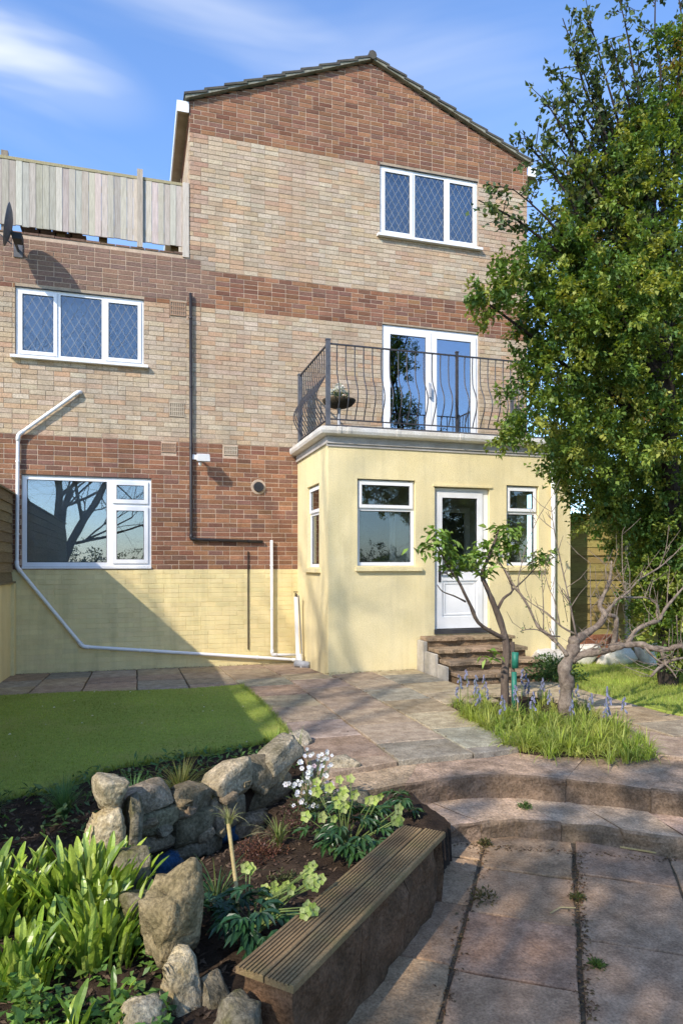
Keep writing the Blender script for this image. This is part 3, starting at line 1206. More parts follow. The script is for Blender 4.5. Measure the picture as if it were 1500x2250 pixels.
# roof: two slopes, stepped tile edges at the verge, each tile edge a piece
rf = MB()
OV = .085
for sgn in (-1, 1):
    ex = PX + sgn * (PX - HX0 + .06)
    ez = EAVE - .025
    rf.add([(PX, WY - .01, PEAK + .02), (ex, WY - .01, ez + .03), (ex, WY + 7.3, ez + .03), (PX, WY + 7.3, PEAK + .02),
            (PX, WY - .01, PEAK + .075), (ex, WY - .01, ez + .085), (ex, WY + 7.3, ez + .085), (PX, WY + 7.3, PEAK + .075)],
           [(0, 1, 2, 3), (4, 5, 6, 7), (0, 1, 5, 4), (1, 2, 6, 5), (2, 3, 7, 6), (3, 0, 4, 7)])
roof = ob('roof', rf, M_tile, house)
for sgn in (-1, 1):
    run = PX - HX0 + .09
    n = 10
    sl_ = math.atan2(PEAK - EAVE, PX - HX0)
    for i in range(n):
        x_lo = PX + sgn * run * (i + 1) / n
        x_hi = PX + sgn * (run * i / n - .05)
        z_lo = PEAK + .085 - (PEAK - EAVE) / (PX - HX0) * run * (i + 1) / n
        z_hi = PEAK + .045 - (PEAK - EAVE) / (PX - HX0) * (run * i / n - .05)
        mb = MB()
        a, b = (x_lo, z_lo), (x_hi, z_hi)
        t = .024
        y0, y1 = WY - OV + R.uniform(-.008, .008), WY + .34
        P = [(a[0], y0, a[1] - .01), (b[0], y0, b[1] - .012), (b[0], y1, b[1] - .012), (a[0], y1, a[1] - .01),
             (a[0], y0, a[1] + t), (b[0], y0, b[1] + t), (b[0], y1, b[1] + t), (a[0], y1, a[1] + t)]
        mb.hexa(P, jit((1, 1, 1), .15))
        ob('roof_tile', mb, M_tile, roof)
    vb = MB()
    a = (PX + sgn * .005, PEAK + .015)
    b = (PX + sgn * (run - .02), EAVE - .012)
    vb.hexa([(a[0], WY - .07, a[1]), (b[0], WY - .07, b[1]), (b[0], WY + .02, b[1]), (a[0], WY + .02, a[1]),
             (a[0], WY - .07, a[1] + .05), (b[0], WY - .07, b[1] + .05), (b[0], WY + .02, b[1] + .05), (a[0], WY + .02, a[1] + .05)])
    ob('verge_strip', vb, M_verge, roof)
rt = MB()
rt.tube([(PX, WY - .09, PEAK + .075), (PX, WY + 7.2, PEAK + .075)], .075, 8)
ob('ridge_tile', rt, M_tile, roof)
for sgn, lab in ((-1, None), (1, None)):
    x1 = PX + sgn * (PX - HX0)
    x2 = x1 + sgn * .195
    eb = MB()
    eb.box(x1 + sgn * .012, WY - .02, EAVE - .20, x2, WY + .0, EAVE - .03)
    eb.box(x2 - sgn * .022, WY + .0, EAVE - .20, x2, WY + 7.0, EAVE - .03)
    e = ob('eaves_box', eb, M_upvc, house)
    so_ = MB()
    so_.box(x1 + sgn * .012, WY + .002, EAVE - .185, x2 - sgn * .024, WY + 7.0, EAVE - .165)
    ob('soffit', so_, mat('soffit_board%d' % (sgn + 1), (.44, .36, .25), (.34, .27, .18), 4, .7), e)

# air bricks
for vx, vz, vw, vh, m in VENTS:
    vb = MB()
    y = WY - .006
    t = .016
    vb.box(vx + .004, y, vz, vx + t, WY + .02, vz + vh)
    vb.box(vx + vw - t, y, vz, vx + vw - .004, WY + .02, vz + vh)
    vb.box(vx + t, y, vz + .002, vx + vw - t, WY + .02, vz + t)
    vb.box(vx + t, y, vz + vh - t, vx + vw - t, WY + .02, vz + vh - .002)
    nv = 7
    for i in range(1, nv):
        xx = vx + t + (vw - 2 * t) * i / nv
        vb.box(xx - .007, y + .002, vz + t, xx + .007, WY + .018, vz + vh - t)
    nh = 3 if vh > .2 else 2
    for i in range(1, nh):
        zz = vz + t + (vh - 2 * t) * i / nh
        vb.box(vx + t, y + .003, zz - .006, vx + vw - t, WY + .019, zz + .006)
    v_ = ob('air_brick', vb, m, house)
    hb = MB()
    hb.box(vx + t, WY + .0081, vz + t, vx + vw - t, WY + .0095, vz + vh - t)
    ob('void', hb, M_hole, v_)
# round flue vent with its mortar collar
rv = MB()
cx, cz = 1.892, 2.762
for r0, r1, y in ((.0, .05, WY - .07),):
    pass
pts = [(cx, WY + .005, cz), (cx, WY - .045, cz)]
rv.tube(pts, [.085, .078], 18)
fv = ob('flue_vent', rv, M_black, house, smooth=False)
rc = MB()
for k in range(5):
    rc.box(cx - .06 + .02 * k, WY - .05, cz - .055, cx - .052 + .02 * k, WY - .0455, cz + .055)
ob('grille', rc, M_dark, fv)
rm = MB()
rm.tube([(cx, WY + .005, cz), (cx, WY - .004, cz)], [.125, .115], 14)
ob('mortar_collar', rm, M_mortar, fv)


# ------------------------------------------------------------------ windows and doors
class Frame:
    """local axes on a wall: a along it, d out of it, z up"""

    def __init__(s, o, along_, out):
        s.o, s.a, s.d = Vector(o), Vector(along_), Vector(out)

    def p(s, a, d, z):
        q = s.o + s.a * a + s.d * d
        return (q.x, q.y, z)

    def box(s, mb, a0, a1, d0, d1, z0, z1, c=W1):
        P = [s.p(a0, d1, z0), s.p(a1, d1, z0), s.p(a1, d0, z0), s.p(a0, d0, z0), s.p(a0, d1, z1), s.p(a1, d1, z1), s.p(a1, d0, z1), s.p(a0, d0, z1)]
        mb.hexa(P, c)


def bars(F, mb, a0, a1, z0, z1, w_, d0, d1, bottom=None):
    b = bottom or w_
    F.box(mb, a0, a0 + w_, d0, d1, z0, z1)
    F.box(mb, a1 - w_, a1, d0, d1, z0, z1)
    F.box(mb, a0 + w_, a1 - w_, d0, d1, z0, z0 + b)
    F.box(mb, a0 + w_, a1 - w_, d0, d1, z1 - w_, z1)


def seal(F, par, a0, a1, z0, z1, d):
    s = MB()
    bars(F, s, a0, a1, z0, z1, .008, d, d + .003)
    ob('seal', s, M_dark, par)


def lattice(F, par, a0, a1, z0, z1, d, dw=.125, dh=.215):
    mb = MB()
    w_, h_ = a1 - a0, z1 - z0
    for sg in (1, -1):
        kmin = -int(h_ / dh) - 2
        kmax = int(w_ / dw + h_ / dh) + 3
        for k in range(kmin, kmax):
            # a = a_s + sg * (z - z0) * dw / dh
            s0 = (k + .5) * dw if sg == 1 else (k + .5) * dw
            pts = []
            for z in (0, h_):
                pts.append((s0 + sg * z * dw / dh, z))
            (ax, az), (bx, bz) = pts
            t0, t1 = 0., 1.
            dx = bx - ax
            for lo_, hi_ in ((0, w_),):
                ta, tb_ = (lo_ - ax) / dx, (hi_ - ax) / dx
                t0, t1 = max(t0, min(ta, tb_)), min(t1, max(ta, tb_))
            if t1 - t0 < .02:
                continue
            p, q = Vector((ax + dx * t0, h_ * t0)), Vector((ax + dx * t1, h_ * t1))
            u = (q - p).normalized()
            nn = Vector((-u.y, u.x)) * .0023
            P = []
            for dd in (d + (.0004 if sg > 0 else 0), d + .003 + (.0004 if sg > 0 else 0)):
                for v in (p - nn, q - nn, q + nn, p + nn):
                    P.append(F.p(a0 + v.x, dd, z0 + v.y))
            mb.hexa(P)
    ob('lead_lattice', mb, M_lead, par)


def pane(F, par, a0, a1, z0, z1, d, m=None, lat=False):
    mb = MB()
    F.box(mb, a0, a1, d - .006, d, z0, z1)
    ob('window_pane', mb, m or M_glass, par)
    seal(F, par, a0, a1, z0, z1, d + .001)
    if lat:
        lattice(F, par, a0 + .006, a1 - .006, z0 + .006, z1 - .006, d + .0012)


def casement(F, par, a0, a1, z0, z1, d0, d1, w_=.052, m=None, lat=False, name='casement'):
    mb = MB()
    bars(F, mb, a0, a1, z0, z1, w_, d0, d1)
    ob(name, mb, M_upvc, par)
    pane(F, par, a0 + w_, a1 - w_, z0 + w_, z1 - w_, d1 - .02, m, lat)


def sill(F, par, a0, a1, z, out, th=.035, m=None, ex=.06):
    mb = MB()
    P = []
    F.box(mb, a0 - ex, a1 + ex, -.05, out, z - th, z)
    ob('sill', mb, m or M_upvc, par)


HF = Frame((0, WY, 0), (1, 0, 0), (0, -1, 0))
RC = -.045         # how far frames stand back from the face


def head_shade(F, par, a0, a1, z):  # dark strip painting the shadow line under the window head
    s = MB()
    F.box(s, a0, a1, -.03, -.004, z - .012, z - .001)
    ob('head_shadow', s, M_dark, par)


# top floor, leaded three-light window
def leaded(name, a0, a1, z0, z1, splits, label):
    fm = MB()
    bars(HF, fm, a0 + .004, a1 - .004, z0 + .004, z1 - .012, .05, RC - .05, RC + .012)
    for s in splits:
        HF.box(fm, s - .03, s + .03, RC - .05, RC + .012, z0 + .054, z1 - .062)
    wn = ob('window', fm, M_upvc, house)
    wn['label'] = label
    ed = [a0 + .054] + [x for s in splits for x in (s - .03, s + .03)] + [a1 - .054]
    for i in range(0, len(ed), 2):
        fixed = i == 2
        if fixed:
            pane(HF, wn, ed[i], ed[i + 1], z0 + .054, z1 - .062, RC - .004, M_glassl, True)
        else:
            casement(HF, wn, ed[i] - .012, ed[i + 1] + .012, z0 + .042, z1 - .05, RC - .02, RC + .028, .05, M_glassl, True)
    sill(HF, wn, a0, a1, z0, .075, .04)
    head_shade(HF, wn, a0, a1, z1)
    return wn


leaded('window', *WIN['top'], [3.98 + .62, 3.98 + 1.235], 'white leaded window on the top floor under the gable')
leaded('window', *WIN['left'], [-1.70 + .585, -1.70 + 1.225], 'white leaded window on the middle floor at the left')

# ground floor picture window
a0, a1, z0, z1 = WIN['low']
fm = MB()
bars(HF, fm, a0 + .003, a1 - .003, z0 + .003, z1 - .010, .062, RC - .05, RC + .02)
sx = -.385
HF.box(fm, sx - .045, sx + .045, RC - .05, RC + .02, z0 + .065, z1 - .072)
HF.box(fm, sx + .045, a1 - .065, RC - .05, RC + .02, z1 - .455, z1 - .385)
lowwin = ob('window', fm, M_upvc, house)
lowwin['label'] = 'large white picture window with a side casement on the ground floor'
pane(HF, lowwin, a0 + .065, sx - .045, z0 + .065, z1 - .072, RC)
casement(HF, lowwin, sx + .035, a1 - .05, z0 + .05, z1 - .445, RC - .02, RC + .042, .06)
casement(HF, lowwin, sx + .035, a1 - .05, z1 - .395, z1 - .055, RC - .02, RC + .042, .06)
sill(HF, lowwin, a0, a1, z0 + .001, .02, .03, ex=0)
head_shade(HF, lowwin, a0, a1, z1)
# net blind behind the picture window
nb = MB()
nb.box(a0 + .02, WY + .16, z0 - .05, sx + .05, WY + .165, z1 + .05)
ob('window_blind', nb, mat('blind_cloth', (.33, .34, .33), (.29, .30, .29), 3, .9), house)
nb = MB()  # sheet added behind the leaded panes to grey them
for q in ('top', 'left'):
    w4 = WIN[q]
    nb.box(w4[0] - .02, WY + .20, w4[2] - .05, w4[1] + .02, WY + .205, w4[3] + .05)
ob('grey_backing', nb, mat('backing_cloth', (.22, .22, .215), (.17, .17, .17), 3, .9), house)['kind'] = 'stuff'

# french doors on the balcony
a0, a1, z0, z1 = WIN['french']
fm = MB()
bars(HF, fm, a0 + .004, a1 - .004, z0 + .004, z1 - .010, .055, RC - .05, RC + .01)
fd = ob('french_door', fm, M_upvc, house)
fd['label'] = 'white double glazed doors opening onto the balcony'
mid = (a0 + a1) / 2
for b0, b1 in ((a0 + .05, mid - .004), (mid + .004, a1 - .05)):
    mb = MB()
    bars(HF, mb, b0, b1, z0 + .05, z1 - .06, .098, RC - .03, RC + .03, .16)
    lf = ob('door_leaf', mb, M_upvc, fd)
    pane(HF, fd, b0 + .098, b1 - .098, z0 + .21, z1 - .158, RC + .008, M_glassb)
hb = MB()
hb.box(mid - .055, WY - RC - .09, 4.42, mid - .025, WY - RC - .03, 4.62)
HF.box(hb, mid - .06, mid - .03, RC + .03, RC + .05, 4.45, 4.68)
ob('handle', hb, M_grey, fd)

# ------------------------------------------------------------------ garden room
room = thing('garden_room', 'single storey yellow rendered garden room with a balcony on its flat roof', 'extension', (4.5, 9.6, 0))
GF = Frame((0, FY, 0), (1, 0, 0), (0, -1, 0))
SF = Frame((EX0, 0, 0), (0, -1, 0), (-1, 0, 0))
GT = 3.19
OPN = dict(main=(2.962, 3.838, 1.49, 2.715), door=(4.14, 5.03, .50, 2.64), slim=(5.31, 5.865, 1.49, 2.70))
wl = MB()
xs_ = sorted({EX0, EX1, *[v for q in OPN.values() for v in q[:2]]})
zs_ = sorted({-.3, GT + .114, *[v for q in OPN.values() for v in q[2:]]})
for xa, xb in zip(xs_[:-1], xs_[1:]):
    for za, zb in zip(zs_[:-1], zs_[1:]):
        cx, cz = (xa + xb) / 2, (za + zb) / 2
        if any(a < cx < b and c < cz < d for a, b, c, d in OPN.values()):
            continue
        wl.box(xa, FY, za, xb, FY + .20, zb)
ob('front_wall', wl, M_render, room)
SW = (9.60, 10.32, 1.465, 2.70)
ws = MB()
ys_ = sorted({FY + .20, WY + .005, SW[0], SW[1]})
zs_ = sorted({-.3, GT + .114, SW[2], SW[3]})
for ya, yb in zip(ys_[:-1], ys_[1:]):
    for za, zb in zip(zs_[:-1], zs_[1:]):
        cy, cz = (ya + yb) / 2, (za + zb) / 2
        if SW[0] < cy < SW[1] and SW[2] < cz < SW[3]:
            continue
        ws.box(EX0, ya, za, EX0 + .2, yb, zb)
        ws.box(EX1 - .2, ya, za, EX1, yb, zb)
ob('side_wall', ws, M_render, room)
# plinth of splashed render along the foot
rr2 = MB()
rr2.box(EX0 + .22, WY - .06, .5, EX1 - .22, WY - .03, 3.1)
rr2.box(EX0 + .21, FY + .21, .44, EX1 - .21, WY - .07, .50)
rr2.box(EX0 + .21, FY + .21, 3.06, EX1 - .21, WY - .07, 3.09)
ob('room_lining', rr2, M_room, room)
idr = MB()
IF = Frame((0, WY - .07, 0), (1, 0, 0), (0, -1, 0))
for a in (3.35, 4.75):
    bars(IF, idr, a, a + .85, .5, 2.5, .09, 0, .06)
ob('inner_door_frame', idr, M_upvc, room)
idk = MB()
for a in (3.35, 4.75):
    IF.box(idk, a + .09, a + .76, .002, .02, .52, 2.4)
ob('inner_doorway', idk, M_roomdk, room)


def lights(F, par_label, a0, a1, z0, z1, split, sill_ex, mname='window'):
    fm = MB()
    bars(F, fm, a0 + .004, a1 - .004, z0 + .004, z1 - .012, .045, -.12, -.055)
    zz = split
    F.box(fm, a0 + .049, a1 - .049, -.12, -.055, zz - .03, zz + .03)
    wn = ob('window', fm, M_upvc, room)
    wn['label'] = par_label
    casement(F, wn, a0 + .03, a1 - .03, zz + .01, z1 - .035, -.085, -.03, .045, M_glassr)
    pane(F, wn, a0 + .049, a1 - .049, z0 + .05, zz - .03, -.075, M_glassr)
    sill(F, wn, a0 - .01, a1 + .01, z0 + .002, -.02, .02, M_upvcdirty, 0)
    ts = MB()
    F.box(ts, a0 - .03, a1 + .09, -.10, .055, z0 - .075, z0 - .018)
    ob('sill', ts, M_render, wn)
    return wn


lights(GF, 'wide two-light white window left of the garden room door', *OPN['main'], 2.30, .06)
lights(GF, 'slim two-light white window right of the garden room door', *OPN['slim'], 2.30, .06)
lights(SF, 'narrow white window in the side wall of the garden room', -SW[1], -SW[0], SW[2], SW[3], 2.28, .05)
# door
a0, a1, z0, z1 = OPN['door']
fm = MB()
GF.box(fm, a0 + .004, a0 + .06, -.14, -.06, z0 + .06, z1 - .012)
GF.box(fm, a1 - .10, a1 - .004, -.14, -.06, z0 + .06, z1 - .012)
GF.box(fm, a0 + .06, a1 - .10, -.14, -.06, z1 - .072, z1 - .012)
door = ob('door', fm, M_upvc, room)
door['label'] = 'white half glazed back door above the stone steps'
lfm = MB()
b0, b1, c0, c1 = a0 + .055, a1 - .095, z0 + .07, z1 - .067
zr = 1.40
for q in ((b0, b0 + .085, c0, c1), (b1 - .085, b1, c0, c1), (b0 + .085, b1 - .085, c0, c0 + .17), (b0 + .085, b1 - .085, c1 - .085, c1), (b0 + .085, b1 - .085, zr - .13, zr)):
    GF.box(lfm, q[0], q[1], -.12, -.045, q[2], q[3])
ob('door_leaf', lfm, M_upvc, door)
pp = MB()
GF.box(pp, b0 + .085, b1 - .085, -.11, -.07, c0 + .17, zr - .13)
bars(GF, pp, b0 + .11, b1 - .11, c0 + .195, zr - .155, .02, -.07, -.058)
ob('door_panel', pp, M_upvc, door)
pane(GF, door, b0 + .085, b1 - .085, zr, c1 - .085, -.065, M_glassr)
hm = MB()
GF.box(hm, b0 + .025, b0 + .06, -.045, -.035, 1.25, 1.48)
GF.box(hm, b0 + .03, b0 + .055, -.035, .0, 1.375, 1.395)
GF.box(hm, b0 + .03, b0 + .15, -.01, .004, 1.372, 1.398)
ob('handle', hm, M_black, door)
th = MB()
GF.box(th, a0 - .01, a1 + .01, -.14, .03, z0 - .002, z0 + .058)
ob('threshold', th, M_dark, door)
lt = MB()
GF.box(lt, a0 - .03, a1 + .03, -.02, .022, z1 + .002, z1 + .028)
ob('drip_strip', lt, M_render, room)

# fascia, gutter and felt edge
fc = MB()
fc.box(EX0 - .03, FY - .035, GT - .005, EX1 + .03, FY + .02, GT + .115)
fc.box(EX0 - .03, FY + .02, GT - .005, EX0 + .02, WY - .01, GT + .115)
fc.box(EX0 - .03, FY - .016, GT - .045, EX1 + .03, FY - .002, GT - .006)
ob('fascia', fc, M_fascia, room)
prof = [(0, .0), (-.055, .004), (-.095, .022), (-.112, .058), (-.115, .105), (-.105, .112), (-.02, .112), (0, .112)]


def gut(name, path, inward):
    """extrude the gutter profile along a path of (origin, outward) stations"""
    mb = MB()
    n = len(prof)
    vs = []
    for (ox, oy), (nx_, ny_) in path:
        for d, z in prof:
            vs.append((ox + nx_ * -d, oy + ny_ * -d, GT + .095 + z))
    fs = []
    for i in range(len(path) - 1):
        for k in range(n - 1):
            fs.append((i * n + k, i * n + k + 1, (i + 1) * n + k + 1, (i + 1) * n + k))
    fs.append(tuple(range(n)))
    fs.append(tuple(range((len(path) - 1) * n, len(path) * n)))
    mb.add(vs, fs)
    return ob(name, mb, M_gutter, room)


gx0, gy0 = EX0 - .032, FY - .037
gu = gut('gutter', [((gx0, WY - .03), (-1, 0)), ((gx0, gy0 + .02), (-1, 0)), ((gx0 - .0, gy0), (-.9, -.9)), ((gx0 + .02, gy0), (0, -1)), ((EX1 + .03, gy0), (0, -1))], 0)
for px_ in (2.66, 2.80, 3.52, 4.5, 5.6):
    gj = MB()
    vs_ = [(px_ + s_ * .025, gy0 + d * 1.06, GT + .095 + z * 1.05 - .003) for s_ in (-1, 1) for d, z in prof]
    n = len(prof)
    gj.add(vs_, [(k, k + 1, n + k + 1, n + k) for k in range(n - 1)] + [tuple(range(n)), tuple(range(n, 2 * n))])
    ob('gutter_clip', gj, M_gutter, gu)
dk = MB()
dk.box(EX0 - .03, FY - .03, GT + .116, EX1 + .03, WY - .012, GT + .255)
ob('roof_deck', dk, M_flash, room)
# downpipe at the right of the front
dp = MB()
dp.tube([(6.085, FY - .045, 3.25), (6.085, FY - .045, .12), (6.085, FY - .11, .03)], .034, 10)
dpo = tag(ob('downpipe', dp, M_upvcdirty, None, True), 'off-white downpipe on the front of the yellow garden room by the shrub', 'downpipe')
for z in (2.9, 1.6, .5):
    cb = MB()
    cb.box(6.035, FY - .05, z, 6.135, FY - .002, z + .03)
    ob('pipe_clip', cb, M_upvcdirty, dpo)

# stone steps up to the door
st = thing('door_steps', 'rough stone steps climbing to the white back door', 'steps', (4.6, 8.4, 0))
lv = [(8.80, 9.09, .478), (8.50, 8.84, .345), (8.20, 8.54, .217), (7.90, 8.24, .092)]
for i, (y0, y1, z) in enumerate(lv):
    x0 = 3.90 + (.02 * i if i < 3 else .07)
    x1 = 5.28 + .03 * i
    sm_ = MB()
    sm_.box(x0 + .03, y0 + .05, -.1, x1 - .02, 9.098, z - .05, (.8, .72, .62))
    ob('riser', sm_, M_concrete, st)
    nsl = 2 + (i % 2)
    cut = [x0] + sorted(x0 + (x1 - x0) * (k + R.uniform(-.12, .12)) / nsl for k in range(1, nsl)) + [x1]
    for ca, cb_ in zip(cut[:-1], cut[1:]):
        mb = MB()
        pts = []
        ca2, cb2 = ca + .006, cb_ - .006
        for k in range(6):
            pts.append((ca2 + (cb2 - ca2) * k / 5, y0 + R.uniform(-.03, .02)))
        pts += [(cb2, y1), (ca2, y1)]
        tl = R.uniform(-.02, .02)
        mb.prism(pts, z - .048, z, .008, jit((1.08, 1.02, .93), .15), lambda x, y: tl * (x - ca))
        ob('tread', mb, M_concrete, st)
ck = MB()
ck.prism([(3.86, 9.09), (3.86, 8.86), (3.915, 8.86), (3.915, 9.09)], -.1, .425, .01)
ck.prism([(3.875, 8.85), (3.875, 8.50), (3.915, 8.50), (3.915, 8.85)], -.1, .29, .01)
ck.prism([(3.90, 8.49), (3.90, 8.2), (3.93, 8.2), (3.93, 8.49)], -.1, .16, .01)
ob('cheek', ck, M_cheek, st)
# ------------------------------------------------------------------ pipes and fittings on the wall
def pipe(name, label, cat, pts, r, m, clips=(), joints=True, n=10):
    t = thing(name, label, cat, pts[0])
    mb = MB()
    # round the bends a little
    P = [Vector(p) for p in pts]
    path = [P[0]]
    for i in range(1, len(P) - 1):
        a = (P[i - 1] - P[i]).normalized()
        b = (P[i + 1] - P[i]).normalized()
        path += [P[i] + a * r * 1.6, P[i] + (a + b) * r * .35, P[i] + b * r * 1.6]
    path.append(P[-1])
    mb.tube(path, r, n)
    ob('pipe', mb, m, t, True)
    if joints:
        for i in range(1, len(P) - 1):
            a = (P[i - 1] - P[i]).normalized()
            b = (P[i + 1] - P[i]).normalized()
            jb = MB()
            jb.tube([P[i] + a * r * 3.4, P[i] + a * r * 1.4, P[i] + (a + b) * r * .3, P[i] + b * r * 1.4, P[i] + b * r * 3.4], r * 1.22, n)
            ob('elbow', jb, m, t, True)
    for i, f in clips:
        q = P[i].lerp(P[i + 1], f)
        d = (P[i + 1] - P[i]).normalized()
        cb = MB()
        cb.tube([q - d * .011, q + d * .011], r * 1.25, n)
        cb.tube([q, Vector((q.x, WY + .005, q.z))], .008, 5)
        ob('pipe_clip', cb, m, t)
    return t


y = WY - .05
pipe('waste_pipe', 'long white waste pipe slanting down the wall past the picture window to the drain', 'pipe',
     [(-.80, WY + .02, 4.10), (-.83, y, 4.09), (-1.655, y, 3.40), (-1.672, y, 1.475), (-.765, y, .275), (2.52, y, -.055), (2.70, y - .10, -.09)], .026, M_upvc,
     clips=((1, .95), (2, .2), (2, .75), (4, .25), (4, .8)))
pipe('soil_pipe', 'thin black pipe down the wall turning right above the yellow base', 'pipe',
     [(.812, y + .01, 5.76), (.822, y + .01, 1.905), (1.955, y + .01, 1.875)], .024, M_black, clips=((0, .1), (0, .38), (0, .63), (0, .93), (1, .25), (1, .8)))
pipe('overflow_pipe', 'short white upright pipe on the wall beside the garden room', 'pipe',
     [(2.095, y, 1.90), (2.105, y, .045), (2.56, y - .04, .03)], .024, M_upvc, clips=((0, .22), (0, .6)))
cb = MB()
cb.tube([(1.722, WY - .012, 1.72), (1.722, WY - .010, 1.2), (1.724, WY - .012, .14)], .010, 6)
tag(ob('cable', cb, M_barkdk), 'brown cable running straight down the yellow painted base', 'cable')

t = thing('tap_standpipe', 'boxed white standpipe with a small tap against the side of the garden room', 'standpipe', (2.42, 10.55, -.08))
mb = MB()
mb.tube([(2.40, 10.5, 1.0), (2.42, 10.44, -.06)], .035, 4, square=True)
ob('casing', mb, M_upvc, t)
mb = MB()
mb.tube([(2.45, 10.52, 1.02), (2.50, 10.47, -.05)], .012, 8)
ob('side_pipe', mb, M_grey, t)
mb = MB()
mb.tube([(2.40, 10.5, .995), (2.40, 10.5, 1.06)], .014, 8)
mb.tube([(2.40, 10.5, 1.045), (2.40, 10.42, 1.04), (2.40, 10.405, 1.0)], .010, 8)
mb.tube([(2.365, 10.5, 1.075), (2.435, 10.5, 1.075)], .007, 6)
ob('tap', mb, M_metal, t)
t = thing('drain_gully', 'white and grey plastic drain gully at the foot of the garden room', 'drain', (2.48, 10.3, -.09))
mb = MB()
mb.box(2.40, 10.18, -.13, 2.53, 10.42, .0)
mb.tube([(2.44, 10.44, .10), (2.44, 10.40, -.04)], .052, 12)
ob('hopper', mb, M_upvcdirty, t)
mb = MB()
mb.tube([(2.35, 10.30, -.02), (2.53, 10.13, -.03)], .055, 12)
ob('branch', mb, M_grey, t, True)
mb = MB()
for k in range(5):
    mb.box(2.415 + .022 * k, 10.19, .0005, 2.425 + .022 * k, 10.41, .006)
ob('grate', mb, M_dark, t)

t = thing('security_light', 'white security floodlight on a bracket beside the black pipe', 'light', (.97, WY - .2, 3.18))
mb = MB()
mb.hexa([(.89, WY - .30, 3.10), (1.09, WY - .30, 3.10), (1.09, WY - .14, 3.14), (.89, WY - .14, 3.14),
         (.90, WY - .32, 3.20), (1.08, WY - .32, 3.20), (1.08, WY - .15, 3.235), (.90, WY - .15, 3.235)])
ob('lamp_head', mb, M_upvc, t)
mb = MB()
mb.hexa([(.905, WY - .285, 3.094), (1.075, WY - .285, 3.094), (1.075, WY - .16, 3.128), (.905, WY - .16, 3.128),
         (.905, WY - .285, 3.10), (1.075, WY - .285, 3.10), (1.075, WY - .16, 3.135), (.905, WY - .16, 3.135)])
ob('lens', mb, M_grey, t)
mb = MB()
mb.tube([(.93, WY, 3.20), (.93, WY - .15, 3.20)], .018, 8)
mb.box(.80, WY - .03, 3.16, .96, WY + .005, 3.235)
ob('bracket', mb, M_upvc, t)
mb = MB()
mb.lathe([(.0, -.045), (.022, -.035), (.03, -.01), (.025, .01), (0, .012)], (.955, WY - .13, 3.09), 10)
ob('sensor', mb, M_upvc, t, True)

t = thing('satellite_dish', 'dark satellite dish seen edge on at the parapet below the roof fence', 'satellite dish', (-1.8, WY, 6.4))
cen = Vector((-1.72, WY - .47, 6.27))
nrm = Vector((-.985, -.10, .15)).normalized()
q = nrm.to_track_quat('Z', 'Y').to_matrix()
mb = MB()
mb.lathe([(.0, -.055), (.10, -.05), (.2, -.028), (.29, .01), (.292, .016), (.2, -.018), (.10, -.04), (0, -.045)], (0, 0, 0), 26)
mb.v = [tuple(cen + q @ Vector(v)) for v in mb.v]
ob('dish', mb, M_post, t, True)
mb = MB()
mb.tube([(-1.66, WY + .01, 6.12), (-1.66, WY - .26, 6.12), (-1.69, WY - .42, 6.22)], .022, 8)
mb.box(-1.72, WY - .012, 6.02, -1.60, WY + .004, 6.22)
ob('mount', mb, M_post, t)
mb = MB()
mb.box(-1.67, WY - .45, 6.10, -1.55, WY - .25, 6.19)
ob('bracket', mb, M_dark, t)
mb = MB()
mb.tube([cen - nrm * .05 + Vector((0, 0, -.26)), cen + nrm * .38 + Vector((0, -.05, -.02))], .009, 6)
mb.tube([cen + nrm * .38 + Vector((0, -.05, -.02)), cen + nrm * .30 + Vector((0, -.05, .0))], .03, 10)
ob('feed_arm', mb, M_post, t)

# ------------------------------------------------------------------ fence on the flat roof
t = thing('roof_fence', 'silvery close boarded fence along the edge of the flat roof', 'fence', (-1, WY + .1, LTOP))
x = -3.0
i = 0
while x < .67:
    wdt = .090 + R.uniform(-.003, .003)
    mb = MB()
    dz = R.uniform(-.008, .008)
    yy = WY + .024 + (i % 2) * .006 + R.uniform(0, .003)
    mb.bevbox(x, yy, 6.50 + dz, x + wdt, yy + .018, 7.455 + dz * .5, .003, jit((1.0, .99, .97), .20))
    ob('board', mb, M_fence, t)
    x += wdt + R.uniform(.001, .003)
    i += 1
for x0, z0, z1, w_, y_, c in ((-1.90, 6.38, 7.60, .09, WY + .06, (.55, .5, .45)), (.01, 6.40, 7.60, .085, WY - .012, (.9, .85, .8)), (.695, 6.33, 7.50, .095, WY - .012, (1.15, 1.12, 1.1))):
    mb = MB()
    mb.box(x0, y_, z0, x0 + w_, y_ + .075, z1, c)
    ob('post', mb, M_fence, t)
mb = MB()
mb.box(-3.0, WY + .022, 7.458, .69, WY + .075, 7.502, (.75, .72, .5))
ob('top_rail', mb, M_fence, t)
mb = MB()
mb.box(-3.0, WY + .062, 6.62, .69, WY + .105, 6.70, (.7, .65, .6))
mb.box(-3.0, WY + .062, 7.20, .69, WY + .105, 7.28, (.7, .65, .6))
ob('rear_rail', mb, M_fence, t)
for x0 in (-1.15, -.55, .52):
    mb = MB()
    mb.box(x0, WY + .11, 6.34, x0 + .12, WY + .2, 6.78, (.6, .48, .36))
    ob('stub_post', mb, M_fence2, t)

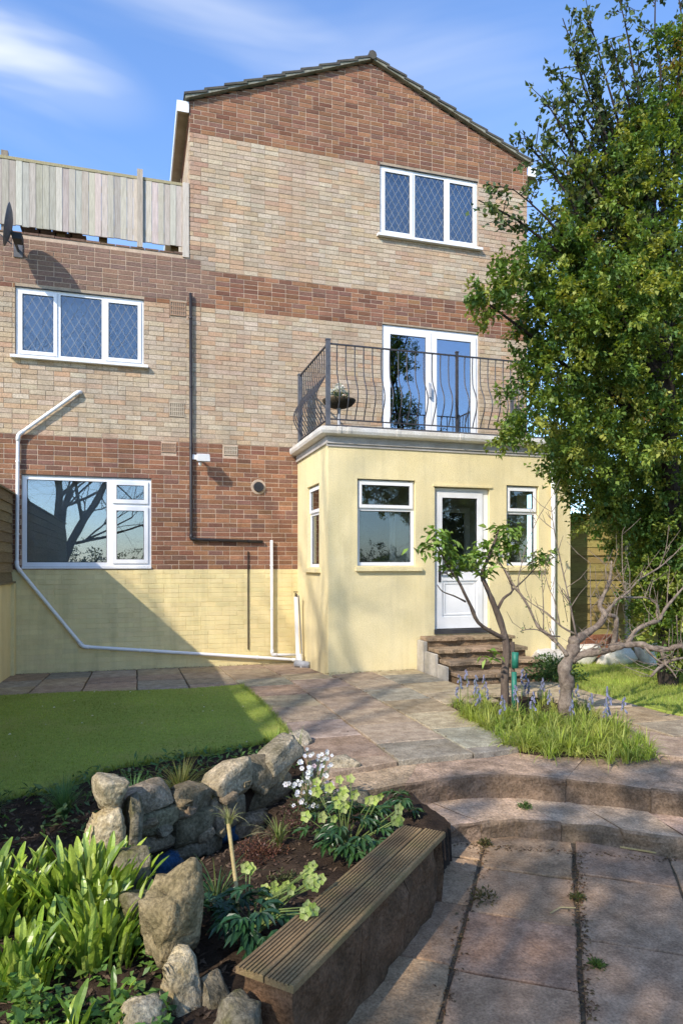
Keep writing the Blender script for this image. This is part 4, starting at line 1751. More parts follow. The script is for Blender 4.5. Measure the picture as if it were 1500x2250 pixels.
# ------------------------------------------------------------------ balcony railing
t = thing('balcony_railing', 'black wrought iron railing with bellied bars round the balcony', 'railing', (4.4, FY, 3.44))
RB, RT = 3.525, 4.57
XS = [2.535, 4.493, 6.40]
for px_, py_, top, w_ in [(XS[0], FY - .0, 4.63, .028), (XS[1], FY, 4.63, .018), (XS[2], FY, 4.62, .022), (2.535, 10.78, 4.59, .032), (XS[2], 10.78, 4.59, .025)]:
    mb = MB()
    mb.box(px_ - w_, py_ - w_, 3.44, px_ + w_, py_ + w_, top - .02)
    mb.box(px_ - w_ - .006, py_ - w_ - .006, top - .02, px_ + w_ + .006, py_ + w_ + .006, top - .002)
    po = ob('post', mb, M_post if w_ > .02 else M_iron, t)
for z, h in ((RT, .014), (RB, .010)):
    mb = MB()
    mb.box(XS[0] + .03, FY - .012, z - h, XS[2] - .03, FY + .012, z + h * .4)
    ob('rail', mb, M_iron, t)
    for xx in (2.535, XS[2]):
        mb = MB()
        mb.box(xx - .012, FY + .03, z - h, xx + .012, 10.75, z + h * .4)
        ob('rail', mb, M_iron, t)
bmb = MB()
H = RT - RB
pr_ = []
for k in range(19):
    u = k / 18
    # straight at the top, a forward belly in the lower half
    e = 0
    if u < .62:
        e = math.sin(u / .62 * math.pi) ** 1.5 * .135
    e += -.012 * math.sin(max(0, (u - .62) / .38) * math.pi)
    pr_.append((0, -e, u * H))
bmb.tube(pr_, .009, 5)
bal = bmb.mesh('baluster')
rng = []
for a, b, n in ((XS[0], XS[1], 15), (XS[1], XS[2], 15)):
    for k in range(1, n):
        place('baluster', bal, M_iron, t, (a + (b - a) * k / n, FY, RB), (0, 0, R.uniform(-.03, .03)))
for xx, s in ((2.535, -90), (XS[2], 90)):
    for k in range(1, 14):
        place('baluster', bal, M_iron, t, (xx, FY + (10.78 - FY) * k / 14, RB), (0, 0, rad(s)))

# planted bowl on the balcony
t = thing('planted_bowl', 'dark coir bowl of white flowers standing on the balcony behind the railing', 'planter', (2.93, 9.9, 3.445))
bc = (2.93, 9.9, 3.93)
mb = MB()
mb.lathe([(.02, -.055), (.12, -.05), (.20, -.02), (.245, .03), (.255, .06), (.24, .062), (.2, .045), (0, .04)], bc, 26)
ob('bowl', mb, M_bowl, t, True)
mb = MB()
mb.lathe([(.13, -.485), (.12, -.465), (.03, -.44), (.022, -.2), (.03, -.06)], bc, 12)
ob('stand', mb, M_grey, t, True)
V, F, C = [], [], []
rr = np.random.default_rng(8)


def leafquads(P, Dr, Ln, Wd, cols, rr, fold=.25, up=None):
    """kite shaped leaves: base P, direction Dr, length Ln, width Wd -> V,F,C"""
    n = len(P)
    Dr = Dr / np.linalg.norm(Dr, axis=1, keepdims=True)
    rv_ = rr.normal(size=(n, 3)) if up is None else np.tile(np.array(up, float), (n, 1)) + rr.normal(size=(n, 3)) * .35
    S = np.cross(Dr, rv_)
    S /= np.maximum(np.linalg.norm(S, axis=1, keepdims=True), 1e-6)
    Nm = np.cross(S, Dr)
    Ln = np.asarray(Ln)[:, None]
    Wd = np.asarray(Wd)[:, None]
    m = P + Dr * Ln * .45
    lift = Nm * Wd * fold
    V = np.stack([P, m + S * Wd * .5 + lift, P + Dr * Ln - Nm * Ln * .12, m - S * Wd * .5 + lift], 1).reshape(-1, 3)
    b = np.arange(n) * 4
    F = np.stack([b, b + 1, b + 2, b + 3], 1)
    C = np.asarray(cols)[rr.integers(0, len(cols), n)] * rr.uniform(.72, 1.28, n)[:, None]
    return V, F, C


def sphere_dirs(rr, n, zmin=-1):
    d = rr.normal(size=(n * 2, 3))
    d /= np.linalg.norm(d, axis=1, keepdims=True)
    d = d[d[:, 2] > zmin][:n]
    while len(d) < n:
        e = rr.normal(size=(n, 3))
        e /= np.linalg.norm(e, axis=1, keepdims=True)
        d = np.concatenate([d, e[e[:, 2] > zmin]])[:n]
    return d


n = 150
d = sphere_dirs(rr, n, -.2)
P = np.array(bc) + np.array((0, 0, .06)) + d * rr.uniform(.02, .13, n)[:, None]
V, F, C = leafquads(P, d + rr.normal(size=d.shape) * .4, rr.uniform(.05, .1, n), rr.uniform(.02, .04, n), [(.10, .16, .06), (.16, .2, .12), (.22, .25, .2)], rr)
ob_ = link('foliage', np_mesh('foliage', V, F, C), M_leaf, t)
n = 230
d = sphere_dirs(rr, n, -.1)
cpos = np.array([(-.03, -.03, .14), (.07, 0, .1), (-.09, .03, .1), (.02, .04, .2)])
P = np.array(bc) + np.array((0, 0, .05)) + cpos[rr.integers(0, 4, n)] + d * .055
V, F, C = leafquads(P, d + rr.normal(size=d.shape) * .8, rr.uniform(.02, .045, n), rr.uniform(.02, .035, n), [(.8, .8, .82), (.7, .72, .76)], rr)
link('flower_heads', np_mesh('flower_heads', V, F, C), M_petal, t)

# ------------------------------------------------------------------ left boundary: painted wall with a timber fence on it
BX = -1.72
bw = tag(ob('boundary_wall', (lambda m: (m.box(BX - .22, 3.3, -.5, BX - .01, WY - .02, 1.235), m.box(BX - .06, WY - .20, -.11, BX + .035, WY - .005, 1.235), m)[2])(MB()), M_paintb),
         'yellow painted garden wall on the left under the timber fence', 'wall')
t = thing('boundary_fence', 'weathered brown horizontal board fence on top of the yellow garden wall', 'fence', (BX, 8, 1.24))
nb_ = 9
bh = (2.53 - 1.27) / nb_
ys2 = [3.3, 5.2, 7.1, 9.0, 10.9]
for a, b in zip(ys2[:-1], ys2[1:]):
    for k in range(nb_):
        mb = MB()
        z0 = 1.27 + k * bh
        o_ = R.uniform(-.004, .004)
        mb.hexa([(BX - .032 + o_, a + .01, z0 - .01), (BX + .002 + o_, a + .01, z0 - .01), (BX + .002 + o_, b - .002, z0 - .01), (BX - .032 + o_, b - .002, z0 - .01),
                 (BX - .032 + o_, a + .01, z0 + bh), (BX - .018 + o_, a + .01, z0 + bh), (BX - .018 + o_, b - .002, z0 + bh), (BX - .032 + o_, b - .002, z0 + bh)], jit((1, 1, 1), .18))
        ob('board', mb, M_fence2, t)
for yy in ys2:
    mb = MB()
    mb.box(BX - .13, yy - .05, 1.236, BX - .035, yy + .05, 2.53)
    ob('post', mb, M_fence2, t)
mb = MB()
mb.box(BX - .09, 3.3, 2.535, BX + .02, WY - .01, 2.56)
ob('capping', mb, M_fence2, t)
mb = MB()
mb.box(BX - .10, 3.3, 1.2365, BX + .03, WY - .012, 1.262)
ob('base_rail', mb, M_fence2, t)

# right hand side: board fence in the side passage, low white wall, brick step
t = thing('side_fence', 'mossy horizontal board fence in the side passage behind the shrub', 'fence', (7.6, 9.7, 0))
for a, b in ((6.85, 7.92), (8.0, 9.6)):
    for k in range(17):
        mb = MB()
        z0 = .05 + k * .135
        o_ = R.uniform(-.006, .006)
        mb.hexa([(a, 9.70 + o_, z0 - .01), (b, 9.70 + o_, z0 - .01), (b, 9.735 + o_, z0 - .01), (a, 9.735 + o_, z0 - .01),
                 (a, 9.718 + o_, z0 + .135), (b, 9.718 + o_, z0 + .135), (b, 9.735 + o_, z0 + .135), (a, 9.735 + o_, z0 + .135)], jit((1.5, 1.45, 1.0), .22))
        ob('board', mb, M_fence2, t)
for a in (7.92, 9.6):
    mb = MB()
    mb.box(a, 9.66, -.1, a + .08, 9.74, 2.42)
    ob('post', mb, M_fence, t)
t = thing('low_white_wall', 'low rough white painted wall edging the side lawn', 'wall', (7.0, 8.7, 0))
for i, (cx, cy, sx_, sy_, sz_) in enumerate([(5.95, 9.0, .55, .3, .34), (6.42, 8.86, .6, .34, .40), (6.95, 8.7, .62, .36, .44), (7.5, 8.5, .65, .36, .42), (8.1, 8.3, .7, .36, .40)]):
    ob('stone', rock((cx, cy, .10), (sx_, sy_, sz_), 40 + i, R.uniform(-.3, .0), .34, 8, .10), M_wpaint, t, True)
t = thing('brick_stack', 'low stack of red bricks at the far end of the side passage', 'bricks', (6.95, 9.4, 0))
for k in range(5):
    for j in range(4):
        mb = MB()
        x0 = 6.62 + j * .225 + (k % 2) * .05
        mb.bevbox(x0, 9.36 + R.uniform(-.02, .02), .0 + k * .075, x0 + .21, 9.46, .068 + k * .075, .004, jit((.36, .16, .09), .2))
        ob('brick', mb, M_brick, t)
# ------------------------------------------------------------------ surveyed branch lines and crown lobes (metres)
WALL_STONES = [(0.237, 0.199, 0.345, 0.12), (0.27, 0.055, 0.301, 0.138), (0.573, 0.108, 0.304, 0.147), (0.893, 0.134, 0.31, 0.186), (1.158, 0.105, 0.264, 0.185), (1.25, -0.068, 0.417, 0.157), (0.572, -0.07, 0.279, 0.189), (0.836, -0.048, 0.248, 0.199), (0.24, -0.051, 0.292, 0.094), (0.494, -0.183, 0.217, 0.091), (0.431, -0.234, 0.293, 0.165), (0.674, -0.19, 0.142, 0.094), (0.836, -0.191, 0.234, 0.107), (1.077, -0.177, 0.362, 0.091), (1.38, 0.173, 0.404, 0.129), (1.396, 0.082, 0.195, 0.129), (1.042, -0.259, 0.179, 0.091), (1.368, -0.172, 0.251, 0.096)]
TREE_A = [([(3.644, 6.29, -0.027), (3.657, 6.302, 0.187), (3.653, 6.295, 0.377), (3.679, 6.304, 0.659), (3.616, 6.305, 0.897), (3.524, 6.283, 1.088), (3.435, 6.281, 1.277), (3.4, 6.313, 1.407), (3.44, 6.29, 1.533), (3.513, 6.289, 1.698), (3.598, 6.32, 1.864)], [0.05, 0.046, 0.042, 0.038, 0.034, 0.03, 0.026, 0.022, 0.018, 0.014, 0.01]), ([(3.676, 6.299, 0.73), (3.521, 6.276, 0.798), (3.311, 6.224, 0.92), (3.218, 6.193, 1.076), (3.114, 6.136, 1.217), (3.045, 6.118, 1.33), (2.943, 6.09, 1.443), (2.812, 6.038, 1.62), (2.737, 6.01, 1.772)], [0.024, 0.0217, 0.0195, 0.0173, 0.015, 0.0127, 0.0105, 0.0083, 0.006]), ([(3.564, 6.307, 1.015), (3.666, 6.345, 1.153), (3.827, 6.435, 1.234), (3.789, 6.491, 1.403), (3.708, 6.542, 1.569)], [0.018, 0.015, 0.012, 0.009, 0.006]), ([(3.854, 6.481, 1.232), (4.054, 6.581, 1.336), (4.246, 6.632, 1.485), (4.4, 6.709, 1.602)], [0.01, 0.008, 0.006, 0.004]), ([(3.113, 6.115, 1.141), (2.975, 6.075, 1.199), (2.837, 6.05, 1.246), (2.754, 5.996, 1.314)], [0.01, 0.008, 0.006, 0.004]), ([(3.052, 6.112, 1.308), (3.02, 6.148, 1.465), (3.055, 6.217, 1.556)], [0.009, 0.0065, 0.004]), ([(3.412, 6.315, 1.379), (3.331, 6.359, 1.487), (3.318, 6.435, 1.581)], [0.009, 0.0065, 0.004]), ([(3.607, 6.289, 0.522), (3.517, 6.269, 0.551), (3.41, 6.197, 0.588)], [0.006, 0.0045, 0.003])]
TREE_A_LEAVES = [(2.747, 6.0, 1.806), (2.671, 6.0, 1.662), (2.9, 6.05, 1.62), (2.997, 6.1, 1.488), (2.828, 6.0, 1.729), (3.43, 6.35, 1.581), (3.352, 6.35, 1.627), (3.587, 6.3, 1.877), (3.706, 6.35, 1.772), (3.454, 6.25, 1.719), (3.456, 6.3, 1.44), (3.671, 6.4, 1.63), (4.389, 6.7, 1.612), (4.237, 6.6, 1.56), (3.806, 6.4, 1.703), (3.248, 6.3, 1.533), (3.046, 6.1, 1.564), (3.411, 6.2, 0.587), (3.773, 6.3, 1.866)]
TREE_B = [([(4.006, 5.705, -0.027), (3.965, 5.692, 0.128), (3.97, 5.7, 0.258), (3.978, 5.695, 0.371), (3.944, 5.694, 0.476), (3.994, 5.703, 0.576), (4.049, 5.703, 0.677), (4.074, 5.716, 0.741), (4.063, 5.707, 0.799)], [0.078, 0.0745, 0.071, 0.0675, 0.064, 0.0605, 0.057, 0.0535, 0.05]), ([(4.075, 5.717, 0.769), (4.178, 5.744, 0.801), (4.293, 5.78, 0.842), (4.431, 5.797, 0.914), (4.496, 5.807, 1.009), (4.483, 5.864, 1.084), (4.532, 5.899, 1.16), (4.6, 5.926, 1.238), (4.66, 5.943, 1.336), (4.706, 5.979, 1.446), (4.72, 5.988, 1.547)], [0.048, 0.0441, 0.0402, 0.0363, 0.0324, 0.0285, 0.0246, 0.0207, 0.0168, 0.0129, 0.009]), ([(4.034, 5.713, 0.582), (4.096, 5.678, 0.622), (4.179, 5.641, 0.652), (4.286, 5.608, 0.666), (4.425, 5.614, 0.688), (4.449, 5.595, 0.808), (4.417, 5.534, 0.927), (4.408, 5.537, 1.002), (4.31, 5.496, 1.026)], [0.045, 0.0416, 0.0382, 0.0349, 0.0315, 0.0281, 0.0247, 0.0214, 0.018]), ([(4.302, 5.486, 0.703), (4.371, 5.449, 0.733), (4.45, 5.425, 0.742), (4.561, 5.386, 0.752), (4.64, 5.31, 0.721), (4.811, 5.29, 0.709), (4.829, 5.225, 0.743), (4.97, 5.209, 0.74)], [0.04, 0.0374, 0.0349, 0.0323, 0.0297, 0.0271, 0.0246, 0.022]), ([(4.68, 5.243, 0.719), (4.699, 5.24, 0.655), (4.702, 5.219, 0.594), (4.586, 5.175, 0.552), (4.506, 5.17, 0.485)], [0.022, 0.0195, 0.017, 0.0145, 0.012]), ([(4.672, 5.192, 0.59), (4.722, 5.133, 0.632), (4.87, 5.104, 0.657)], [0.016, 0.0125, 0.009]), ([(4.662, 5.181, 0.592), (4.694, 5.138, 0.544), (4.721, 5.096, 0.469)], [0.012, 0.0085, 0.005]), ([(4.547, 5.304, 0.734), (4.629, 5.236, 0.622), (4.712, 5.182, 0.581), (4.861, 5.165, 0.523)], [0.012, 0.0097, 0.0073, 0.005]), ([(4.588, 5.593, 0.718), (4.701, 5.647, 0.814), (4.804, 5.673, 0.876), (4.975, 5.681, 0.93), (5.069, 5.713, 0.935), (5.174, 5.744, 1.049), (5.315, 5.777, 1.155), (5.488, 5.804, 1.293)], [0.03, 0.0271, 0.0243, 0.0214, 0.0186, 0.0157, 0.0129, 0.01]), ([(5.148, 5.802, 0.926), (5.17, 5.855, 1.012), (5.244, 5.918, 1.078), (5.162, 5.95, 1.169), (5.265, 5.997, 1.382)], [0.014, 0.0115, 0.009, 0.0065, 0.004]), ([(4.509, 5.809, 1.028), (4.606, 5.83, 1.094), (4.734, 5.872, 1.169), (4.969, 5.939, 1.162), (5.122, 5.961, 1.159), (5.332, 6.002, 1.102)], [0.02, 0.0174, 0.0148, 0.0122, 0.0096, 0.007]), ([(4.672, 5.78, 1.174), (4.84, 5.857, 1.247), (5.016, 5.923, 1.354), (5.295, 5.961, 1.475), (5.561, 6.045, 1.611), (5.773, 6.105, 1.752)], [0.013, 0.0114, 0.0098, 0.0082, 0.0066, 0.005]), ([(5.314, 5.982, 1.475), (5.468, 6.055, 1.674), (5.546, 6.099, 1.94)], [0.006, 0.0045, 0.003]), ([(4.822, 5.907, 1.206), (4.815, 5.927, 1.366), (4.841, 5.975, 1.567), (4.869, 6.01, 1.822)], [0.008, 0.0063, 0.0047, 0.003]), ([(3.978, 5.681, 0.626), (3.933, 5.741, 0.715), (3.869, 5.824, 0.812), (3.783, 5.894, 0.903), (3.682, 5.923, 1.123), (3.56, 5.99, 1.324), (3.51, 6.054, 1.468)], [0.024, 0.0213, 0.0187, 0.016, 0.0133, 0.0107, 0.008]), ([(3.849, 5.893, 0.863), (3.872, 5.928, 1.081), (3.881, 5.959, 1.273), (3.893, 5.995, 1.428)], [0.008, 0.0063, 0.0047, 0.003]), ([(4.093, 5.704, 0.808), (4.047, 5.732, 1.09), (4.055, 5.775, 1.183), (4.006, 5.831, 1.526), (3.935, 5.841, 1.851), (3.944, 5.903, 2.086)], [0.012, 0.0104, 0.0088, 0.0072, 0.0056, 0.004]), ([(4.097, 5.709, 0.826), (3.973, 5.767, 0.9), (3.857, 5.839, 1.03), (3.745, 5.937, 1.122), (3.668, 5.99, 1.197)], [0.011, 0.0092, 0.0075, 0.0057, 0.004]), ([(3.965, 5.787, 0.908), (3.962, 5.864, 1.132), (3.936, 5.941, 1.293), (3.919, 5.984, 1.448)], [0.008, 0.0063, 0.0047, 0.003]), ([(4.009, 5.693, 1.14), (3.957, 5.743, 1.28), (4.071, 5.813, 0.941)], [0.005, 0.004, 0.003]), ([(3.903, 5.698, 0.814), (3.784, 5.664, 0.83), (3.586, 5.587, 0.898), (3.436, 5.543, 0.907), (3.352, 5.506, 0.895)], [0.008, 0.007, 0.006, 0.005, 0.004]), ([(3.732, 5.915, 1.027), (3.6, 5.948, 1.277), (3.668, 5.989, 1.526), (3.763, 6.035, 1.741), (3.939, 6.101, 2.012)], [0.007, 0.006, 0.005, 0.004, 0.003]), ([(5.071, 5.888, 1.203), (5.184, 5.962, 1.312), (5.279, 6.014, 1.403)], [0.005, 0.0035, 0.002]), ([(5.329, 5.887, 1.057), (5.39, 5.941, 1.259), (5.48, 6.012, 1.485)], [0.007, 0.005, 0.003]), ([(5.007, 5.406, 1.017), (5.071, 5.462, 0.802), (5.107, 5.494, 0.588)], [0.006, 0.005, 0.004]), ([(4.592, 5.885, 1.269), (4.612, 5.942, 1.466), (4.69, 6.012, 1.526)], [0.006, 0.0045, 0.003]), ([(4.324, 5.791, 0.888), (4.395, 5.894, 1.172), (4.466, 5.997, 1.526)], [0.007, 0.005, 0.003]), ([(4.223, 5.597, 0.721), (4.218, 5.546, 0.736), (4.271, 5.517, 0.729)], [0.006, 0.0045, 0.003])]
TIPS = [(4.142, 6.0, 7.06), (4.288, 6.0, 6.837), (4.486, 6.1, 7.287), (4.991, 6.2, 7.605), (5.581, 6.4, 8.264), (6.146, 6.6, 8.52), (3.839, 5.9, 6.148), (4.089, 6.0, 6.448), (4.514, 6.1, 6.794), (4.796, 6.1, 7.046), (5.311, 6.3, 7.105), (4.293, 6.1, 6.181), (4.702, 6.2, 6.37), (5.832, 6.4, 7.651), (3.086, 5.8, 4.946), (3.509, 5.9, 5.173), (3.852, 6.0, 5.668), (6.617, 6.6, 8.582), (5.108, 6.2, 6.497), (4.076, 6.1, 5.906), (3.635, 5.9, 5.706)]
LOBES = [(4.211, 6.1, 4.801, 0.288), (3.635, 5.9, 4.367, 0.24), (3.278, 5.8, 4.066, 0.224), (3.056, 5.7, 3.982, 0.16), (3.317, 5.7, 4.203, 0.16), (3.826, 6.0, 4.02, 0.32), (4.022, 6.1, 3.563, 0.4), (3.8, 6.0, 3.106, 0.32), (3.559, 5.9, 2.8, 0.176), (3.351, 5.8, 2.705, 0.096), (4.503, 6.2, 5.416, 0.336), (4.645, 6.2, 4.613, 0.64), (4.759, 6.2, 3.653, 0.64), (4.514, 6.1, 2.89, 0.4), (5.191, 6.3, 5.725, 0.56), (5.528, 6.2, 4.973, 0.72), (5.528, 6.2, 3.969, 0.72), (5.174, 6.0, 2.909, 0.56), (5.988, 6.5, 6.49, 0.56), (5.93, 6.3, 6.979, 0.36), (5.467, 6.2, 6.416, 0.28), (5.805, 6.2, 7.342, 0.24), (5.227, 6.2, 6.024, 0.336), (4.796, 6.1, 5.457, 0.36), (6.146, 6.6, 1.834, 0.399), (6.179, 6.6, 1.24, 0.361), (6.212, 6.6, 2.267, 0.522), (5.751, 6.9, 2.501, 0.399), (5.032, 6.8, 2.465, 0.304), (5.283, 6.8, 2.126, 0.247), (5.169, 6.9, 2.05, 0.228), (5.587, 6.9, 1.866, 0.247), (5.817, 6.9, 1.786, 0.304), (5.346, 6.8, 2.315, 0.285), (4.786, 6.8, 2.667, 0.285), (4.733, 6.9, 2.785, 0.285), (6.28, 6.2, 5.33, 0.48), (6.28, 6.2, 3.781, 0.48), (6.989, 6.9, 2.602, 0.57), (6.449, 7.0, 1.852, 0.475), (6.054, 7.1, 1.965, 0.332), (6.996, 7.2, 1.272, 0.475), (6.349, 7.2, 1.51, 0.38), (4.152, 5.9, 3.974, 0.44), (4.588, 5.7, 4.041, 0.48), (4.169, 6.0, 4.658, 0.4), (6.357, 6.9, 1.454, 0.475), (6.538, 6.8, 0.727, 0.475), (6.453, 7.4, 0.973, 0.38), (5.974, 6.7, 1.51, 0.361), (6.172, 6.7, 0.964, 0.342), (6.084, 6.9, 0.619, 0.247), (6.495, 6.9, 0.436, 0.285), (5.935, 7.0, 1.23, 0.228), (3.774, 6.0, 3.605, 0.208)]
# ------------------------------------------------------------------ stone wall of the raised bed
dW = (WB - WA).normalized()
nW = Vector((dW.y, -dW.x))                       # towards the bench
wall = thing('rockery_wall', 'low dry stone wall with sunlit tops holding up the dark planting below the lawn', 'stone wall', (.45, 4.1, -.1))
core = MB()
for a, b, h in ((.02, .35, .16), (.35, .72, .12), (.72, 1.22, .10)):
    p0, p1 = WA + dW * a, WA + dW * b
    q0, q1 = p0 - nW * .17, p1 - nW * .17
    p0, p1 = p0 - nW * .05, p1 - nW * .05
    core.hexa([(p0.x, p0.y, -.3), (p1.x, p1.y, -.3), (q1.x, q1.y, -.3), (q0.x, q0.y, -.3), (p0.x, p0.y, h), (p1.x, p1.y, h), (q1.x, q1.y, h), (q0.x, q0.y, h)])
ob('packing', core, M_soil, wall)
for i, (s, z, wd, h) in enumerate(WALL_STONES):
    front = WA + dW * s
    dep = R.uniform(.18, .24)
    off = -.075 + R.uniform(-.012, .012)
    top = z > .13  # shade painted in: stones of the face darker than the top ones
    if i in (9, 10, 11, 12, 13, 16):
        off += .02
    c = front + nW * off
    ang = math.atan2(dW.y, dW.x) + R.uniform(-.05, .03)
    paint = i in (10, 12, 13)
    tl = (R.uniform(-.10, .06), (-.26 if i in (3, 5, 14) else R.uniform(-.14, .05)))
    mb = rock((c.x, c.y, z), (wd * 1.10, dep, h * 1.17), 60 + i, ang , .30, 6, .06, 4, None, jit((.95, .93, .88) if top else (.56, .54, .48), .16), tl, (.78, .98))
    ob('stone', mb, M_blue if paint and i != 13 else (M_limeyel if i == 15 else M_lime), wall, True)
rn = random.Random(6)
for k in range(9):
    s, z = rn.uniform(.08, 1.2), rn.uniform(-.16, .16)
    c = WA + dW * s + nW * (.012 + rn.uniform(-.01, .015))
    wd = rn.uniform(.07, .13)
    ob('stone', rock((c.x, c.y, z), (wd, .10, wd * rn.uniform(.45, .8)), 160 + k, math.atan2(dW.y, dW.x) + rn.uniform(-.2, .2), .4, 7, .09, 3, None, jit((.62, .58, .50), .2), (rn.uniform(-.2, .2), rn.uniform(-.3, .2))), M_lime, wall)
# the two stacked end stones
for cen, sz, sd, m in (((-.165, 3.74, .04), (.19, .20, .42), 81, M_limeyel), ((-.13, 3.80, .305), (.17, .22, .19), 82, M_lime), ((-.02, 3.80, .10), (.10, .24, .40), 83, M_moss)):
    ob('stone', rock(cen, sz, sd, .25, .34, 9, .085, 4, None, (1.1, 1.08, 1.0), (0, 0), (.75, .97)), m, wall, True)


def boulder(label, cen, size, seed, m, rz=0., tilt=(0, 0), box=.55, cuts=7, c=(1.1, 1.1, 1.1), rough=.10):
    return tag(ob('boulder', rock(cen, size, seed, rz, box, cuts, rough, 4, None, c, tilt), m, None, True), label, 'rock')


boulder('tall pitted limestone slab standing between the ferns and the bench', (.115, 2.80, .10), (.21, .22, .40), 21, M_lime, .75, (-.10, .16), .42, 10, (.72, .66, .50), .16)
boulder('squared lichened stone directly under the tall limestone slab', (.150, 2.60, -.12), (.15, .19, .33), 24, M_limeyel, .5, (.05, .0), .36, 9)
boulder('small yellow lichened rock at the foot of the tall limestone slab', (.03, 2.50, -.10), (.17, .18, .26), 22, M_limeyel, .2, (.1, .3))
boulder('grey rounded rock behind the ferns below the stone wall', (-.02, 3.42, .0), (.18, .24, .30), 23, M_moss, .5)
boulder('low rough stone wedged between the grey rounded rock and the tall slab', (.045, 3.12, -.02), (.17, .22, .24), 31, M_moss, .9, (.1, .1), .4, 9)
boulder('broken stone half buried behind the squared lichened stone', (.27, 2.62, -.15), (.20, .20, .20), 32, M_lime, .4, (.2, .1), .4, 9, (.8, .76, .66))
boulder('flat stone lying in the corner below the yellow lichened rock', (.10, 2.32, -.27), (.24, .22, .16), 33, M_moss, .2, (.0, .1), .4, 9)
boulder('mossy yellow rock against the near end of the bench', (.325, 2.36, -.17), (.17, .20, .34), 25, M_moss, .8, (.1, .2))
boulder('dusty grey rock in front of the tall limestone slab', (.235, 2.33, -.24), (.30, .26, .28), 26, M_moss, .3, (.1, .2), .4, 9)
boulder('small pale stone on the corner of the lawn', (1.31, 5.62, .0), (.22, .2, .20), 27, M_lime, .2)
boulder('broken stone at the paving edge behind the white flowers', (1.48, 4.92, -.02), (.28, .20, .16), 28, M_lime, .1)
boulder('flat dark stone in the bed behind the hellebore', (1.36, 4.40, -.08), (.34, .24, .12), 29, M_moss, .1)

# ------------------------------------------------------------------ bench: grooved deck boards on a concrete block
bench = thing('garden_bench', 'low bench of two grooved deck boards on a rough concrete block', 'bench', (1.0, 2.96, -.33))
U = Vector((.7071, .7071))
Vv = Vector((-.7071, .7071))
near_r = Vector((.520, 2.312))
bl = 1.545


def deck_board(o0, wd, length, z, th=.028, n=7):
    mb = MB()
    prof_ = [(0, 0), (0, th * .85), (.004, th)]
    pitch = (wd - .008) / n
    for k in range(n):
        b = .004 + pitch * k
        if k:
            prof_ += [(b - pitch * .22, th), (b - pitch * .16, th - .006), (b + pitch * .16, th - .006), (b + pitch * .22, th)]
    prof_ += [(wd - .004, th), (wd, th * .85), (wd, 0)]
    ns = 10
    vs_ = []
    for i in range(ns + 1):
        t = length * i / ns
        wob = noise.noise(Vector((t * 3, o0 * 9, 1))) * .003
        for p, h in prof_:
            q = near_r + U * (t + (noise.noise(Vector((p * 40, 3, o0))) * .006 if i in (0, ns) else 0)) + Vv * (o0 + p)
            vs_.append((q.x, q.y, z + h + wob))
    k = len(prof_)
    fs_ = [(i * k + j, (i + 1) * k + j, (i + 1) * k + j + 1, i * k + j + 1) for i in range(ns) for j in range(k - 1)]
    fs_ += [(i * k + k - 1, (i + 1) * k + k - 1, (i + 1) * k, i * k) for i in range(ns)]
    fs_ += [tuple(range(k)), tuple(reversed(range(ns * k, ns * k + k)))]
    mb.add(vs_, fs_, jit((1.05, 1.02, 1.0), .12))
    return mb


ob('plank', deck_board(0, .121, bl, .022), M_deck, bench)
ob('plank', deck_board(.127, .121, bl - .02, .024), M_deck, bench)
ci = 0
for a, b in ((.03, .52), (.525, 1.0), (1.005, 1.53)):
    mb = MB()
    nu, nh = 9, 6
    vs_, fs_ = [], []
    ring = []
    for i in range(nu + 1):
        ring.append((a + (b - a) * i / nu, .02, -1))
    for i in range(5):
        ring.append((b, .02 + .205 * i / 4, 0))
    for i in range(nu + 1):
        ring.append((b - (b - a) * i / nu, .225, 1))
    for i in range(5):
        ring.append((a, .225 - .205 * i / 4, 0))
    m = len(ring)
    for j in range(nh + 1):
        z = -.40 + .419 * j / nh
        for (t, v, s) in ring:
            e = noise.fractal(Vector((t * 5, z * 6, v * 4 + 7)), 1, 2, 3) * .042 - (.03 if j == 0 else 0)
            v2 = v + (s if s else 0) * (e + .014 - .03 * (j / nh - .5) ** 2)
            t2 = t + (0 if s else (e * .4 if b < 1.5 else e + .02))
            if b > 1.5 and t > 1.3:
                v2 += (.06 if s < 0 else (-.05 if s > 0 else 0)) * ((t - 1.3) / .23) ** 2
            if b > 1.5 and not s and v > .1:
                pass
            q = near_r + U * t2 + Vv * v2
            vs_.append((q.x, q.y, z))
    for j in range(nh):
        for i in range(m):
            i2 = (i + 1) % m
            fs_.append((j * m + i, j * m + i2, (j + 1) * m + i2, (j + 1) * m + i))
    fs_.append(tuple(range(nh * m, nh * m + m)))
    mb.add(vs_, fs_, (.46, .36, .29))
    ob('support_block', mb, M_concrete, bench)

tg = MB()
tg.tube([(.50, 2.22, -.30), (.56, 2.10, -.335)], .018, 8)
tag(ob('pipe_end', tg, M_grey), 'short cut end of grey pipe lying below the near end of the bench', 'pipe')

# ------------------------------------------------------------------ plants of the bed
rr = np.random.default_rng(21)


